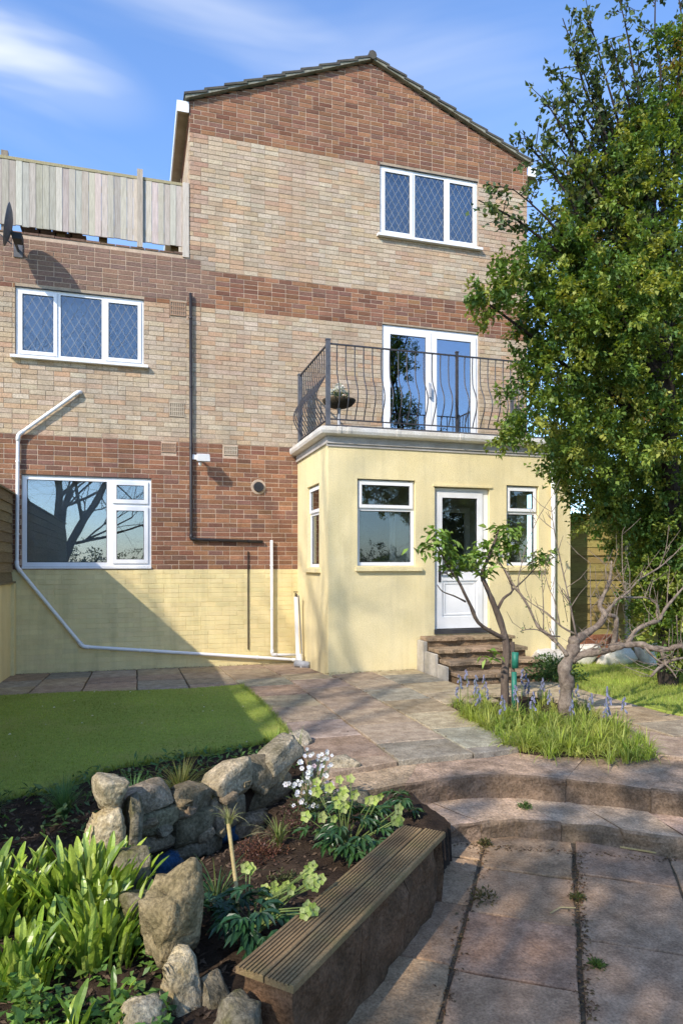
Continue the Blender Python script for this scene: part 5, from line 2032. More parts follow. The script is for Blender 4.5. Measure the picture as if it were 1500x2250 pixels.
def frond_mesh(Ln, W_, bend, seed, wave=.18, c=(.16, .29, .035), n=9, tw=.0):
    rn = random.Random(seed)
    mb = MB()
    ph = rn.uniform(0, 6)
    vs_, fs_ = [], []
    for i in range(n + 1):
        t = i / n
        a = bend * t ** 1.6
        x = Ln * (t - .10 * a * t) * math.sin(a) * .8
        z = Ln * t * math.cos(a * .75)
        wd = W_ * (min(1, .28 + t * 3.4) * (1 - max(0, (t - .78) / .24) ** 1.9 * .92)) / 2
        wv_ = math.sin(ph + t * 15) * wave * wd
        tt = tw * t
        for s in (-1, 0, 1):
            yy = s * wd
            dx = -(abs(s) * wd * .42) + s * wv_ * (1 if s else 0)
            vs_.append((x + dx * math.cos(tt) - yy * math.sin(tt), yy * math.cos(tt) + dx * math.sin(tt), z))
    cs = jit(c, .24)
    for i in range(n):
        for k in range(2):
            fs_.append((i * 3 + k, i * 3 + k + 1, i * 3 + 4 + k, i * 3 + 3 + k))
    mb.add(vs_, fs_, cs)
    return mb.mesh('frond')


fm_ = [frond_mesh(R.uniform(.20, .33), R.uniform(.026, .044), R.uniform(.06, .55), 100 + i, .22,
                  R.choice([(.30, .40, .045), (.25, .35, .04), (.34, .42, .07), (.30, .40, .05), (.24, .34, .04), (.17, .27, .035), (.36, .43, .09)]), 9, R.uniform(-.6, .6)) for i in range(26)]


def fern(label, cx, cy, n, rad_, seed, sc=1.):
    t = thing('fern', label, 'fern', (cx, cy, bed_z(cx, cy)), None)
    rn = random.Random(seed)
    for k in range(n):
        a = rn.uniform(0, 6.283)
        r_ = rad_ * math.sqrt(rn.random())
        x, y_ = cx + r_ * math.cos(a), cy + r_ * math.sin(a)
        lean = rn.uniform(.0, .36) * (.25 + r_ / rad_)
        # lean outwards, and a little to the light
        az = a + rn.gauss(0, .5)
        s = sc * rn.uniform(.75, 1.15)
        o = place('frond', rn.choice(fm_), M_glossleaf, t, (x, y_, bed_z(x, y_) - .01), (0, lean, az), (s, s, s))


fern("tallest hart's tongue fern, bright green in the sun, beside the stacked end stones", -.22, 3.38, 190, .22, 1, .98)
fern("hart's tongue fern of upright fronds, set furthest from the bench", -.62, 3.30, 150, .21, 2, .92)
fern("hart's tongue fern growing against the tall limestone slab", -.13, 3.02, 110, .17, 3, .84)
fern("low hart's tongue fern in front of the taller ferns", -.44, 2.92, 80, .17, 4, .72)
for i, (x, y_, s) in enumerate([(-.20, 2.50, .8), (-.06, 2.62, .62), (-.38, 2.74, .7)]):
    t = thing('fern', ['young fern of a few upright tongues standing among low weeds', 'single small fern tuft beside the yellow lichened rock', 'small fern tuft among the weeds under the big ferns'][i], 'fern', (x, y_, bed_z(x, y_)))
    for k in range(4 - i % 2):
        place('frond', R.choice(fm_), M_glossleaf, t, (x + R.uniform(-.03, .03), y_ + R.uniform(-.03, .03), bed_z(x, y_) - .01), (0, R.uniform(.0, .3), R.uniform(0, 6.28)), (s, s, s * .8))

# low weeds along the bottom left
n = 9000
P = np.stack([rr.uniform(-1.5, .12, n), rr.uniform(1.7, 3.1, n), np.zeros(n)], 1)
keep = np.array([noise.noise(Vector((p[0] * 5, p[1] * 5, 3))) > -.12 and (p[1] < 2.72 or rr.random() < .25) for p in P])
P = P[keep]
P[:, 2] = [bed_z(p[0], p[1]) + rr.uniform(.0, .085) * (1 + noise.noise(Vector((p[0] * 4, p[1] * 4, 9)))) for p in P]
Dr = np.stack([rr.normal(size=len(P)), rr.normal(size=len(P)), rr.uniform(-.1, .8, len(P))], 1)
V, F, C = leafquads(P, Dr, rr.uniform(.022, .058, len(P)), rr.uniform(.018, .044, len(P)), [(.13, .25, .05), (.15, .27, .05), (.08, .16, .04), (.20, .30, .06)], rr, .2, (0, 0, 1))
o = tag(link('ground_cover', np_mesh('ground_cover', V, F, C), M_leaf), kind='stuff')


n = 2600
P = np.stack([rr.uniform(-1.3, 1.2, n), rr.uniform(4.0, 5.6, n), np.zeros(n)], 1)
keep = []
for p in P:
    s_ = (Vector((p[0], p[1])) - WA).dot(Vector((-dW.y, dW.x)))
    keep.append(s_ > .22 and not inside((p[0], p[1]), LAWN) and noise.noise(Vector((p[0] * 4, p[1] * 4, 6))) > -.15)
P = P[np.array(keep)]
P[:, 2] = [bed_z(p[0], p[1]) + rr.uniform(0, .09) for p in P]
Dr = np.stack([rr.normal(size=len(P)), rr.normal(size=len(P)), rr.uniform(0, 1.2, len(P))], 1)
V, F, C = leafquads(P, Dr, rr.uniform(.03, .07, len(P)), rr.uniform(.012, .026, len(P)), [(.10, .20, .06), (.13, .24, .07), (.08, .15, .05), (.18, .24, .09)], rr, .2, (0, 0, 1))
tag(link('ground_cover', np_mesh('ground_cover', V, F, C), M_leaf), kind='stuff')


def leafy(name, label, cat, cen, n, r_, h, ll, lw, cols, seed, m=None, zmin=.05, group=None, part='foliage', parent=None, up=None, droop=0.):
    rr_ = np.random.default_rng(seed)
    d_ = sphere_dirs(rr_, n, zmin)
    q_ = rr_.uniform(.25, 1, n)[:, None]
    P_ = np.array(cen) + d_ * np.array((r_, r_, h)) * q_
    Dr_ = d_ + rr_.normal(size=d_.shape) * .55 + np.array((0, 0, -droop))
    V_, F_, C_ = leafquads(P_, Dr_, rr_.uniform(.7, 1.25, n) * ll, rr_.uniform(.7, 1.25, n) * lw, cols, rr_, .22, up)
    if parent is None:
        return tag(link(name, np_mesh(name, V_, F_, C_), m or M_leaf), label, cat, group)
    return link(part, np_mesh(part, V_, F_, C_), m or M_leaf, parent)


def stems(t_, base, tips, r_, m, name='stem', sag=.0):
    mb_ = MB()
    for q in tips:
        b_ = Vector(base) + Vector((R.uniform(-.02, .02), R.uniform(-.02, .02), 0))
        q = Vector(q)
        mid_ = b_.lerp(q, .5) + Vector((0, 0, sag)) + Vector((R.uniform(-.02, .02), R.uniform(-.02, .02), 0))
        mb_.tube([b_, mid_, q], [r_, r_ * .85, r_ * .6], 4)
    return ob(name, mb_, m, t_)


M_stem = mat('green_stem', (.16, .21, .06), (.12, .16, .045), 9, .6)


def helle_leaves(t_, cen, n, rad_, seed, cols):
    """palmate leaves: long toothed leaflets radiating from a stalk end"""
    rn = random.Random(seed)
    vs_, fs_, cs_ = [], [], []
    for k in range(n):
        a = rn.uniform(0, 6.283)
        r_ = rad_ * math.sqrt(rn.uniform(.05, 1))
        c_ = Vector((cen[0] + r_ * math.cos(a), cen[1] + r_ * math.sin(a), cen[2] + rn.uniform(.05, .20) * (1.25 - .6 * r_ / rad_)))
        c0 = rn.choice(cols)
        for j in range(7):
            aa = a + (j - 3) * .55
            d_ = Vector((math.cos(aa), math.sin(aa), rn.uniform(-.35, .15))).normalized()
            sd = d_.cross(Vector((0, 0, 1))).normalized()
            ln = rn.uniform(.075, .115) * (1 - abs(j - 3) * .10)
            wd = ln * .32
            b_ = len(vs_)
            up_ = Vector((0, 0, .008))
            vs_ += [c_, c_ + d_ * ln * .35 + sd * wd * .42 + up_, c_ + d_ * ln * .7 + sd * wd * .45 + up_ * .4, c_ + d_ * ln - Vector((0, 0, .02)),
                    c_ + d_ * ln * .7 - sd * wd * .45 + up_ * .4, c_ + d_ * ln * .35 - sd * wd * .42 + up_, c_ + d_ * ln * .5 - up_ * .4]
            for f in ((0, 1, 6, 5), (1, 2, 3, 6), (6, 3, 4, 5)):
                fs_.append(tuple(b_ + i for i in f))
                cs_.append(np.array(c0) * rn.uniform(.75, 1.25))
    mb_ = MB()
    mb_.v = [tuple(v) for v in vs_]
    mb_.f = fs_
    mb_.c = cs_
    return ob('leaves' if t_ else 'dark_leafed_plant', mb_, M_glossleaf, t_)


def bloom(t_, cen, r_, facing, cols, name='flower', petals=5):
    mb_ = MB()
    q = Vector(facing).normalized().to_track_quat('Z', 'Y').to_matrix()
    for k in range(petals):
        a = 2 * math.pi * k / petals + R.uniform(-.15, .15)
        cc = jit(R.choice(cols), .12)
        pts = []
        for (u, v, z) in ((.12, 0, 0), (.6, .52, .16), (1.05, .12, .26), (1.05, -.12, .26), (.6, -.52, .16), (.62, 0, .06)):
            p = Vector((u * r_ * math.cos(a) - v * r_ * math.sin(a), u * r_ * math.sin(a) + v * r_ * math.cos(a), z * r_))
            pts.append(Vector(cen) + q @ p)
        mb_.add(pts, [(0, 1, 5), (1, 2, 5), (2, 3, 5), (3, 4, 5), (4, 0, 5)], cc)
    return ob(name, mb_, M_petal, t_)


YG = [(.42, .50, .14), (.50, .55, .20), (.36, .46, .10)]
# big hellebore behind the bench
t = thing('hellebore', 'large hellebore with pale green flowers behind the far half of the bench', 'plant', (1.17, 3.72, -.12))
helle_leaves(t, (1.16, 3.68, -.06), 46, .26, 5, [(.035, .085, .025), (.05, .115, .03), (.08, .15, .04), (.028, .07, .025)])
tips = []
for k in range(20):
    a = R.uniform(0, 6.283)
    r_ = .26 * math.sqrt(R.random())
    p = (1.14 + r_ * math.cos(a), 3.78 + r_ * math.sin(a) * .8, .13 + R.uniform(-.04, .14))
    tips.append(p)
    bloom(t, p, R.uniform(.020, .034), (R.uniform(-.6, .4), -1 + R.uniform(-.3, .3), R.uniform(-.2, .7)), YG)
for p in ((1.36, 3.52, .10), (1.40, 3.56, .08), (1.42, 3.62, .12)):
    tips.append(p)
    bloom(t, p, .034, (.3, -1, .3), YG)
stems(t, (1.16, 3.74, -.12), tips, .0045, M_stem)
# second hellebore, flopping over the bench
t = thing('hellebore', 'hellebore with yellow green flowers flopping onto the near half of the bench', 'plant', (.50, 2.98, -.12))
helle_leaves(t, (.47, 2.86, -.08), 17, .15, 6, [(.03, .09, .03), (.05, .13, .04), (.025, .07, .03)])
tips = []
for k in range(18):
    f = R.random()
    p = Vector((.56, 3.03, .0)).lerp(Vector((.74, 2.92, .10)), f) + Vector((R.uniform(-.07, .07), R.uniform(-.06, .06), R.uniform(0, .07)))
    tips.append(p)
    bloom(t, p, R.uniform(.018, .030), (R.uniform(-.6, .6), -1, R.uniform(.1, 1)), YG)
for p in ((.68, 2.76, .085), (.70, 2.74, .08), (.665, 2.73, .075), (.49, 3.06, .14), (.47, 3.05, .15)):
    tips.append(p)
    bloom(t, p, .027, (R.uniform(-.5, .5), -1, .6), YG)
stems(t, (.48, 2.95, -.11), tips, .0042, M_stem, sag=.05)
# dark rosette plants
tag(helle_leaves(None, (.27, 2.98, -.08), 18, .17, 9, [(.022, .065, .04), (.03, .085, .05), (.04, .09, .04)]), 'low plant with blue green leaves beside the tall limestone slab', 'plant')
tag(helle_leaves(None, (1.60, 4.05, -.10), 7, .10, 10, [(.04, .10, .03), (.06, .12, .03)]), 'dark leafy seedling on the far edge of the bed beside the paving steps', 'plant')


def tuft_geo(cen, n, h, spread, wd, cols, seed, droop=1.0, foot=.02):
    rr_ = np.random.default_rng(seed)
    az = rr_.uniform(0, 6.283, n)
    tl = rr_.uniform(.1, 1.0, n) * spread
    hh = h * rr_.uniform(.6, 1.15, n)
    seg = 5
    rows = []
    out_ = np.stack([np.cos(az), np.sin(az), 0 * az], 1)
    sd_ = np.stack([-np.sin(az), np.cos(az), 0 * az], 1) * (wd * rr_.uniform(.6, 1.2, n))[:, None] / 2
    b0_ = np.array(cen) + out_ * rr_.uniform(0, foot, n)[:, None]
    for k in range(seg + 1):
        u_ = k / seg
        ang_ = tl * u_ * droop
        r_ = hh * u_ * np.sin(np.minimum(ang_, 2.2)) * .9
        z_ = hh * u_ * np.cos(np.minimum(ang_, 1.9)) * (1 - .15 * u_)
        c_ = b0_ + out_ * r_[:, None] + np.stack([0 * z_, 0 * z_, z_], 1)
        wf = (1 - u_ ** 2.2) * .95 + .05
        rows += [c_ - sd_ * wf, c_ + sd_ * wf]
    V_ = np.stack(rows, 1).reshape(-1, 3)
    k = 2 * (seg + 1)
    b_ = np.arange(n) * k
    F_ = np.concatenate([np.stack([b_ + 2 * i, b_ + 2 * i + 1, b_ + 2 * i + 3, b_ + 2 * i + 2], 1) for i in range(seg)])
    cc = np.array(cols)[rr_.integers(0, len(cols), n)] * rr_.uniform(.75, 1.25, n)[:, None]
    return V_, F_, np.concatenate([cc] * seg)


def tuft(name, label, cen, n, h, spread, wd, cols, seed, cat='grass tuft', m=None, droop=1.0):
    V_, F_, C_ = tuft_geo(cen, n, h, spread, wd, cols, seed, droop)
    return tag(link(name, np_mesh(name, V_, F_, C_), m or M_blade), label, cat)


SED = [(.20, .20, .06), (.14, .17, .045), (.28, .25, .10), (.10, .13, .035)]
tuft('sedge', 'arching sedge tuft in the hollow behind the stone wall', (.27, 4.42, -.02), 230, .36, 1.35, .007, SED, 1)
tuft('sedge', 'small pale sedge tuft in the reddish mulch of the bed', (.78, 3.86, -.12), 46, .24, 1.2, .010, [(.28, .30, .10), (.18, .24, .06), (.34, .33, .15)], 2)
tuft('iris', 'upright iris blades in front of the sunlit corner of the lawn', (1.05, 5.30, -.05), 11, .33, .35, .016, [(.22, .30, .05), (.16, .26, .04)], 3, 'plant')
tuft('iris', 'upright iris blades beside the pale stone at the lawn corner', (1.22, 5.28, -.05), 16, .30, .32, .016, [(.26, .32, .07), (.18, .27, .05)], 4, 'plant')
t = tuft('tufted_plant', 'tall cut stalk topped with a grassy tuft near the blue painted stones', (.40, 3.12, .33), 30, .11, 1.5, .006, [(.30, .30, .12), (.40, .37, .18), (.22, .25, .08)], 5, 'plant')
mb = MB()
mb.tube([(.415, 2.96, -.12), (.425, 3.0, .05), (.408, 3.08, .24), (.40, 3.12, .33)], [.011, .010, .009, .010], 7)
ob('stalk', mb, M_cane, t, True)
t2 = tuft('leafy_tuft', 'spray of thin dark leaves at the foot of the tufted stalk', (.36, 3.22, -.12), 42, .30, 1.35, .011, [(.05, .12, .04), (.08, .15, .05), (.17, .2, .07)], 6, 'plant')
tuft('lavender', 'dusky green lavender clump in the shade at the lawn edge', (-.86, 4.48, -.06), 330, .32, 1.0, .006, [(.11, .19, .08), (.14, .21, .10), (.09, .16, .07)], 7, 'plant')
tuft('lavender', 'fine leafed green clump behind the stacked end stones', (-.42, 4.42, -.05), 240, .32, .9, .005, [(.10, .20, .07), (.13, .23, .09)], 8, 'plant')
tuft('lavender', 'feathery green clump between the end stones and the sedge', (-.02, 4.30, -.02), 160, .32, .8, .006, [(.10, .20, .07), (.14, .25, .09)], 9, 'plant')
leafy('creeping_plant', 'rusty red creeping plant spread over the mulch', 'plant', (.66, 3.78, -.12), 900, .17, .09, .016, .008, [(.15, .06, .045), (.11, .05, .04), (.2, .09, .05)], 31)
leafy('creeping_plant', 'rusty red creeping plant below the white flowers', 'plant', (.92, 4.05, -.11), 700, .12, .17, .015, .008, [(.17, .07, .06), (.12, .055, .05), (.10, .09, .05)], 32)['kind'] = 'stuff'
leafy('creeping_plant', 'small olive green seedling in the middle of the mulch', 'plant', (.72, 3.42, -.12), 260, .09, .07, .018, .008, [(.10, .11, .04), (.07, .09, .03)], 33)
# white star flowers
t = thing('white_flowers', 'clump of white star shaped flowers at the end of the stone wall', 'plant', (1.08, 4.26, -.1))
tips = []
for k in range(62):
    a = R.uniform(0, 6.283)
    r_ = math.sqrt(R.random())
    x = 1.07 + .15 * r_ * math.cos(a)
    z = .14 + .20 * r_ * math.sin(a) + R.uniform(-.03, .03)
    p = (x + (z - .14) * .25, 4.24 + R.uniform(-.08, .06), z)
    if k < 40:
        tips.append(p)
    bloom(t, p, R.uniform(.010, .019), (R.uniform(-.7, .5), -1, R.uniform(-.2, .8)), [(.80, .80, .84), (.70, .70, .78), (.84, .82, .82)], petals=6)
stems(t, (1.08, 4.28, -.1), tips, .003, M_stem)
for k in range(14):
    p = (1.22 + R.uniform(-.09, .1), 4.42 + R.uniform(-.05, .05), .05 + R.uniform(-.08, .12))
    bloom(t, p, .016, (R.uniform(-.7, .5), -1, .6), [(.55, .42, .48), (.6, .5, .55)], petals=5)
leafy('', '', '', (1.09, 4.25, -.08), 420, .16, .26, .05, .008, [(.09, .14, .05), (.13, .17, .07), (.06, .1, .04)], 35, parent=t)

# ------------------------------------------------------------------ grass and bluebells round the small trees
GB = [(3.10, 6.2), (2.98, 5.4), (2.93, 5.0), (3.0, 4.62), (3.4, 4.42), (3.86, 4.38), (4.1, 4.8), (4.36, 5.3), (4.2, 5.6), (3.7, 5.7), (3.4, 6.3)]
GCOL = [(.38, .44, .065), (.30, .39, .05), (.46, .47, .11), (.20, .29, .045)]
vs_, fs_, cs_, o_ = [], [], [], 0
rn = random.Random(19)
for poly, cnt, hh_ in ((GB, 150, .20), (BED, 60, .17)):
    k = 0
    while k < cnt:
        x, y_ = rn.uniform(2.9, 4.6), rn.uniform(4.35, 7.1)
        if not inside((x, y_), poly):
            continue
        k += 1
        base_c = rn.choice(GCOL)
        V_, F_, C_ = tuft_geo((x, y_, -.02), rn.randint(24, 44), hh_ * rn.uniform(.6, 1.35), rn.uniform(1.3, 2.3), .0085,
                              [base_c, tuple(q * .8 for q in base_c), (.34, .38, .10)], 500 + k, 1.0, .05)
        vs_.append(V_)
        fs_.append(F_ + o_)
        cs_.append(C_)
        o_ += len(V_)
o = link('long_grass', np_mesh('long_grass', np.concatenate(vs_), np.concatenate(fs_), np.concatenate(cs_)), M_blade)
o['kind'] = 'stuff'
bs = MB()
bs.tube([(0, 0, 0), (.004, .002, .15), (.02, 0, .27)], [.004, .003, .002], 4)
bst = bs.mesh('stem')
bells = []
for s in range(4):
    mb = MB()
    rn = random.Random(s)
    for k in range(11):
        z = .15 + .012 * k
        a = rn.uniform(0, 6.28)
        r_ = .022 * (1 - k / 16)
        cx_, cy_ = .012 + r_ * math.cos(a), r_ * math.sin(a)
        mb.tube([(cx_ * .4 + .006, cy_ * .3, z + .008), (cx_, cy_, z), (cx_ * 1.1, cy_ * 1.1, z - .016)], [.003, .007, .0085], 5, jit((.26, .27, .40), .25), cap=False)
    bells.append(mb.mesh('flower_bells'))
spots = []
while len(spots) < 30:
    x, y_ = R.uniform(3.15, 4.5), R.uniform(5.15, 6.9)
    if inside((x, y_), BED):
        spots.append((x, y_))
for i, (x, y_) in enumerate(spots):
    t = thing('bluebell', 'bluebell in flower among the grass round the two small trees', 'flower', (x, y_, -.02), 'bluebells round the small trees')
    s = R.uniform(.85, 1.35)
    place('stem', bst, M_stem, t, (x, y_, -.02), (0, 0, i), (s, s, s))
    place('flower_bells', bells[i % 4], M_petal, t, (x, y_, -.02), (0, 0, i), (s, s, s))

# ------------------------------------------------------------------ the two small garden trees


def limbs(t_, data, m, n=8, knob=.12, name='branch'):
    segs = []
    for i, (pts, rs) in enumerate(data):
        mb_ = MB()
        P_ = [Vector(p) for p in pts]
        Q_, Rr = [], []
        for k in range(len(P_) - 1):
            for j in range(3):
                u_ = j / 3
                p0 = P_[max(0, k - 1)]
                p1, p2 = P_[k], P_[k + 1]
                p3 = P_[min(len(P_) - 1, k + 2)]
                q_ = .5 * ((2 * p1) + (p2 - p0) * u_ + (2 * p0 - 5 * p1 + 4 * p2 - p3) * u_ * u_ + (3 * p1 - p0 - 3 * p2 + p3) * u_ ** 3)
                Q_.append(q_)
                r_ = rs[k] + (rs[k + 1] - rs[k]) * u_
                Rr.append(r_ * (1 + knob * noise.noise(q_ * 22 + Vector((i, 0, 0))) * 1.6))
        Q_.append(P_[-1])
        Rr.append(rs[-1])
        mb_.tube(Q_, Rr, n if rs[0] > .012 else 5)
        ob('trunk' if i == 0 else name, mb_, m, t_, True)
        segs.append((Q_, Rr))
    return segs


ta = thing('young_tree', 'slender young tree with fresh leaves in front of the white back door', 'tree', (3.64, 6.3, 0))
limbs(ta, TREE_A, M_bark, 8, .16)
Vs, Fs, Cs, off = [], [], [], 0
for i, c in enumerate(TREE_A_LEAVES):
    n = R.randint(32, 44) if c[2] > .8 else 14
    rr_ = np.random.default_rng(300 + i)
    P = np.array(c) + rr_.normal(size=(n, 3)) * np.array((.055, .05, .04))
    Dr = rr_.normal(size=(n, 3)) * np.array((1, 1, .35)) + np.array((0, 0, -.45))
    V, F, C = leafquads(P, Dr, rr_.uniform(.07, .125, n), rr_.uniform(.030, .048, n), [(.22, .34, .06), (.17, .29, .05), (.27, .37, .09), (.12, .21, .045)], rr_, .3, (0, 0, 1))
    Vs.append(V)
    Fs.append(F + off)
    Cs.append(C)
    off += len(V)
link('foliage', np_mesh('foliage', np.concatenate(Vs), np.concatenate(Fs), np.concatenate(Cs)), M_leaf, ta)['kind'] = 'stuff'
mb = MB()
for c in TREE_A_LEAVES[5:13:3] + TREE_A_LEAVES[3:4]:
    for k in range(3):
        q = Vector(c) + Vector((R.uniform(-.06, .06), R.uniform(-.07, .0), R.uniform(-.05, .05)))
        for j in range(5):
            a = j * 1.257
            mb.add([q, q + Vector((.016 * math.cos(a), -.006, .016 * math.sin(a))), q + Vector((.022 * math.cos(a + .5), -.008, .022 * math.sin(a + .5))), q + Vector((.016 * math.cos(a + 1), -.006, .016 * math.sin(a + 1)))], [(0, 1, 2, 3)], (.8, .76, .78))
ob('blossom', mb, M_petal, ta)
t = thing('tree_stake', 'wooden stake with a green plastic sleeve tied to the young tree', 'stake', (3.70, 6.15, 0))
mb = MB()
mb.tube([(3.66, 6.14, -.1), (3.665, 6.16, .72)], .020, 8)
ob('stake', mb, M_bark, t)
mb = MB()
mb.tube([(3.66, 6.12, .05), (3.658, 6.12, .42)], .026, 9)
mb.tube([(3.668, 6.12, .46), (3.670, 6.12, .62)], .034, 9)
ob('sleeve', mb, M_green, t, True)
mb = MB()
mb.tube([(3.82, 6.3, -.05), (3.76, 6.34, .55)], .022, 8)
tag(ob('prop_post', mb, M_cane), 'short leaning pale post behind the staked young tree', 'post')

tbm = thing('old_fruit_tree', 'gnarled bare old fruit tree with spreading knotted branches in the grass', 'tree', (3.95, 5.6, 0))
sg = limbs(tbm, [(p, [x * (.95 if i == 0 else .95) for x in r]) for i, (p, r) in enumerate(TREE_B)], M_bark2, 9, .26)
wh = MB()
rn = random.Random(77)
for Q_, Rr in sg[1:]:
    for k in range(2, len(Q_)):
        if rn.random() < .42:
            p = Q_[k]
            d_ = (Q_[k] - Q_[k - 1]).normalized()
            for _ in range(rn.choice((1, 1, 2))):
                v = (d_ * .5 + Vector((rn.gauss(0, .55), rn.gauss(0, .55), abs(rn.gauss(.5, .5))))).normalized()
                ln = rn.uniform(.08, .42)
                q1 = p + v * ln * .5 + Vector((rn.uniform(-.02, .02),) * 3)
                q2 = q1 + (v + Vector((rn.gauss(0, .25), rn.gauss(0, .25), .3))).normalized() * ln * .5
                wh.tube([p, q1, q2], [min(.0045, Rr[k] * .6), .0032, .0016], 4, cap=False)
o = ob('twigs', wh, M_bark2, tbm)
o['kind'] = 'stuff'
rr_ = np.random.default_rng(5)
P = []
for Q_, Rr in sg[3:]:
    for q in Q_[3:]:
        if rr_.random() < .35:
            for _ in range(rr_.integers(2, 6)):
                P.append(np.array(q) + rr_.normal(size=3) * .03)
P = np.array(P)
V, F, C = leafquads(P, rr_.normal(size=P.shape), rr_.uniform(.012, .035, len(P)), rr_.uniform(.008, .018, len(P)), [(.16, .24, .06), (.2, .2, .08), (.1, .16, .05)], rr_)
link('buds', np_mesh('buds', V, F, C), M_leaf, tbm)['kind'] = 'stuff'
leafy('low_shrub', 'small dark green bush by the low white wall behind the old fruit tree', 'shrub', (5.20, 7.7, .0), 1300, .42, .36, .045, .022, [(.03, .075, .02), (.05, .11, .03), (.10, .17, .05)], 51)
leafy('low_shrub', 'small yellowish green plant at the right end of the stone steps', 'shrub', (5.48, 8.35, .02), 500, .22, .24, .04, .016, [(.12, .18, .06), (.16, .2, .08)], 52)

# small weeds and litter in the joints of the lower patio
for i, (x, y_, r_, lab) in enumerate([(1.82, 3.36, .085, 'tuft of brown green weed in the paving joint beyond the bench'), (2.19, 4.02, .05, 'small weed at the top of the paving joint under the curved step'),
                                      (2.32, 3.22, .04, 'small dry weed in the long dirty paving joint'), (2.02, 2.66, .035, 'bright green seedling in the long dirty paving joint'), (2.62, 4.25, .05, 'small green weed growing on the lower curved step')]):
    leafy('weed', lab, 'weed', (x, y_, -.33 if i != 4 else -.21), 130, r_, r_ * .7, .022, .010, [(.12, .10, .04), (.09, .11, .03), (.16, .12, .05)] if i not in (3, 4) else [(.08, .14, .03), (.12, .18, .05)], 60 + i)
mb = MB()
rn = random.Random(4)
for k in range(900):
    f = rn.random()
    which = rn.random()
    if which < .55:
        a, b = Vector((2.69, 3.76)), Vector((1.70, 2.30))
    elif which < .8:
        a, b = Vector((2.20, 4.05)), Vector((1.16, 2.5))
    else:
        a, b = Vector((2.0, 4.08)), Vector((3.3, 3.42))
    p = a.lerp(b, f) + Vector((rn.gauss(0, .022), rn.gauss(0, .022)))
    z = -.333 + rn.uniform(0, .008)
    s = rn.uniform(.004, .014)
    an = rn.uniform(0, 6.28)
    dx, dy = math.cos(an) * s, math.sin(an) * s
    mb.add([(p.x - dx, p.y - dy, z), (p.x + dy * .5, p.y - dx * .5, z + .004), (p.x + dx, p.y + dy, z + .002), (p.x - dy * .5, p.y + dx * .5, z + .006)], [(0, 1, 2, 3)], jit((.5, .45, .4), .6))
for k in range(700):
    if k < 330:
        x, y_ = rn.uniform(-1.7, 2.5), WY - abs(rn.gauss(.02, .03))
        z = patio_z(x, y_) + .004
    elif k < 520:
        x, y_ = rn.uniform(2.5, 3.86), FY - abs(rn.gauss(.015, .03))
        z = .004
    else:
        x, y_ = rn.choice((1.925, 2.58, 3.19, 1.245)) + rn.gauss(0, .015), rn.uniform(5.0, 9.0)
        z = .003
    s = rn.uniform(.004, .013)
    an = rn.uniform(0, 6.28)
    dx, dy = math.cos(an) * s, math.sin(an) * s
    mb.add([(x - dx, y_ - dy, z), (x + dy * .5, y_ - dx * .5, z + .004), (x + dx, y_ + dy, z + .002), (x - dy * .5, y_ + dx * .5, z + .006)], [(0, 1, 2, 3)], jit((.6, .55, .4), .6))
tag(ob('joint_litter', mb, M_litter), kind='stuff')
twg = MB()
twg.tube([(2.08, 3.12, -.322), (2.16, 3.15, -.318), (2.24, 3.13, -.322)], .004, 5)
tag(ob('twig', twg, M_cane), 'pale bent twig lying on the middle slab of the lower patio', 'twig')
twg = MB()
twg.tube([(3.0, 3.72, -.322), (3.12, 3.60, -.318), (3.22, 3.52, -.322)], .006, 5)
tag(ob('twig', twg, M_cane), 'white stick lying at the foot of the lower curved step', 'twig')
# ------------------------------------------------------------------ big foliage on the right


def crown_mesh(name, lobes, per_m2, leaves, ll, lw, cols, seed, inner=.3, spread=.085, droop=.25):
    rr_ = np.random.default_rng(seed)
    Ps, Ds, Cc = [], [], []
    cols = np.array(cols)
    for (x, y_, z, r_) in lobes:
        n = max(6, int(per_m2 * 4 * math.pi * r_ * r_))
        d_ = rr_.normal(size=(n, 3))
        d_ /= np.linalg.norm(d_, axis=1, keepdims=True)
        q_ = np.where(rr_.random(n) < inner, rr_.uniform(.25, .75, n), rr_.uniform(.72, 1.16, n))
        cen = np.array((x, y_, z)) + d_ * (r_ * q_)[:, None] * np.array((1, 1, 1.05))
        ax = d_ + rr_.normal(size=d_.shape) * .5 + np.array((0, 0, .25))
        ax /= np.linalg.norm(ax, axis=1, keepdims=True)
        cid = rr_.integers(0, len(cols), n)
        for k in range(leaves):
            u_ = rr_.uniform(-1, 1, n)
            Ps.append(cen + ax * (u_ * spread * 1.5)[:, None] + rr_.normal(size=(n, 3)) * spread * .42)
            Ds.append(ax * .5 + rr_.normal(size=(n, 3)) * .75 + np.array((0, 0, -droop)))
            Cc.append(cols[cid] * rr_.uniform(.75, 1.3, (n, 1)))
    P_, D_, C_ = np.concatenate(Ps), np.concatenate(Ds), np.concatenate(Cc)
    n = len(P_)
    V_, F_, _ = leafquads(P_, D_, rr_.uniform(.5, 1.35, n) * ll, rr_.uniform(.6, 1.25, n) * lw, [(1, 1, 1)], rr_, .28, (0, 0, 1))
    return np_mesh(name, V_, F_, C_)


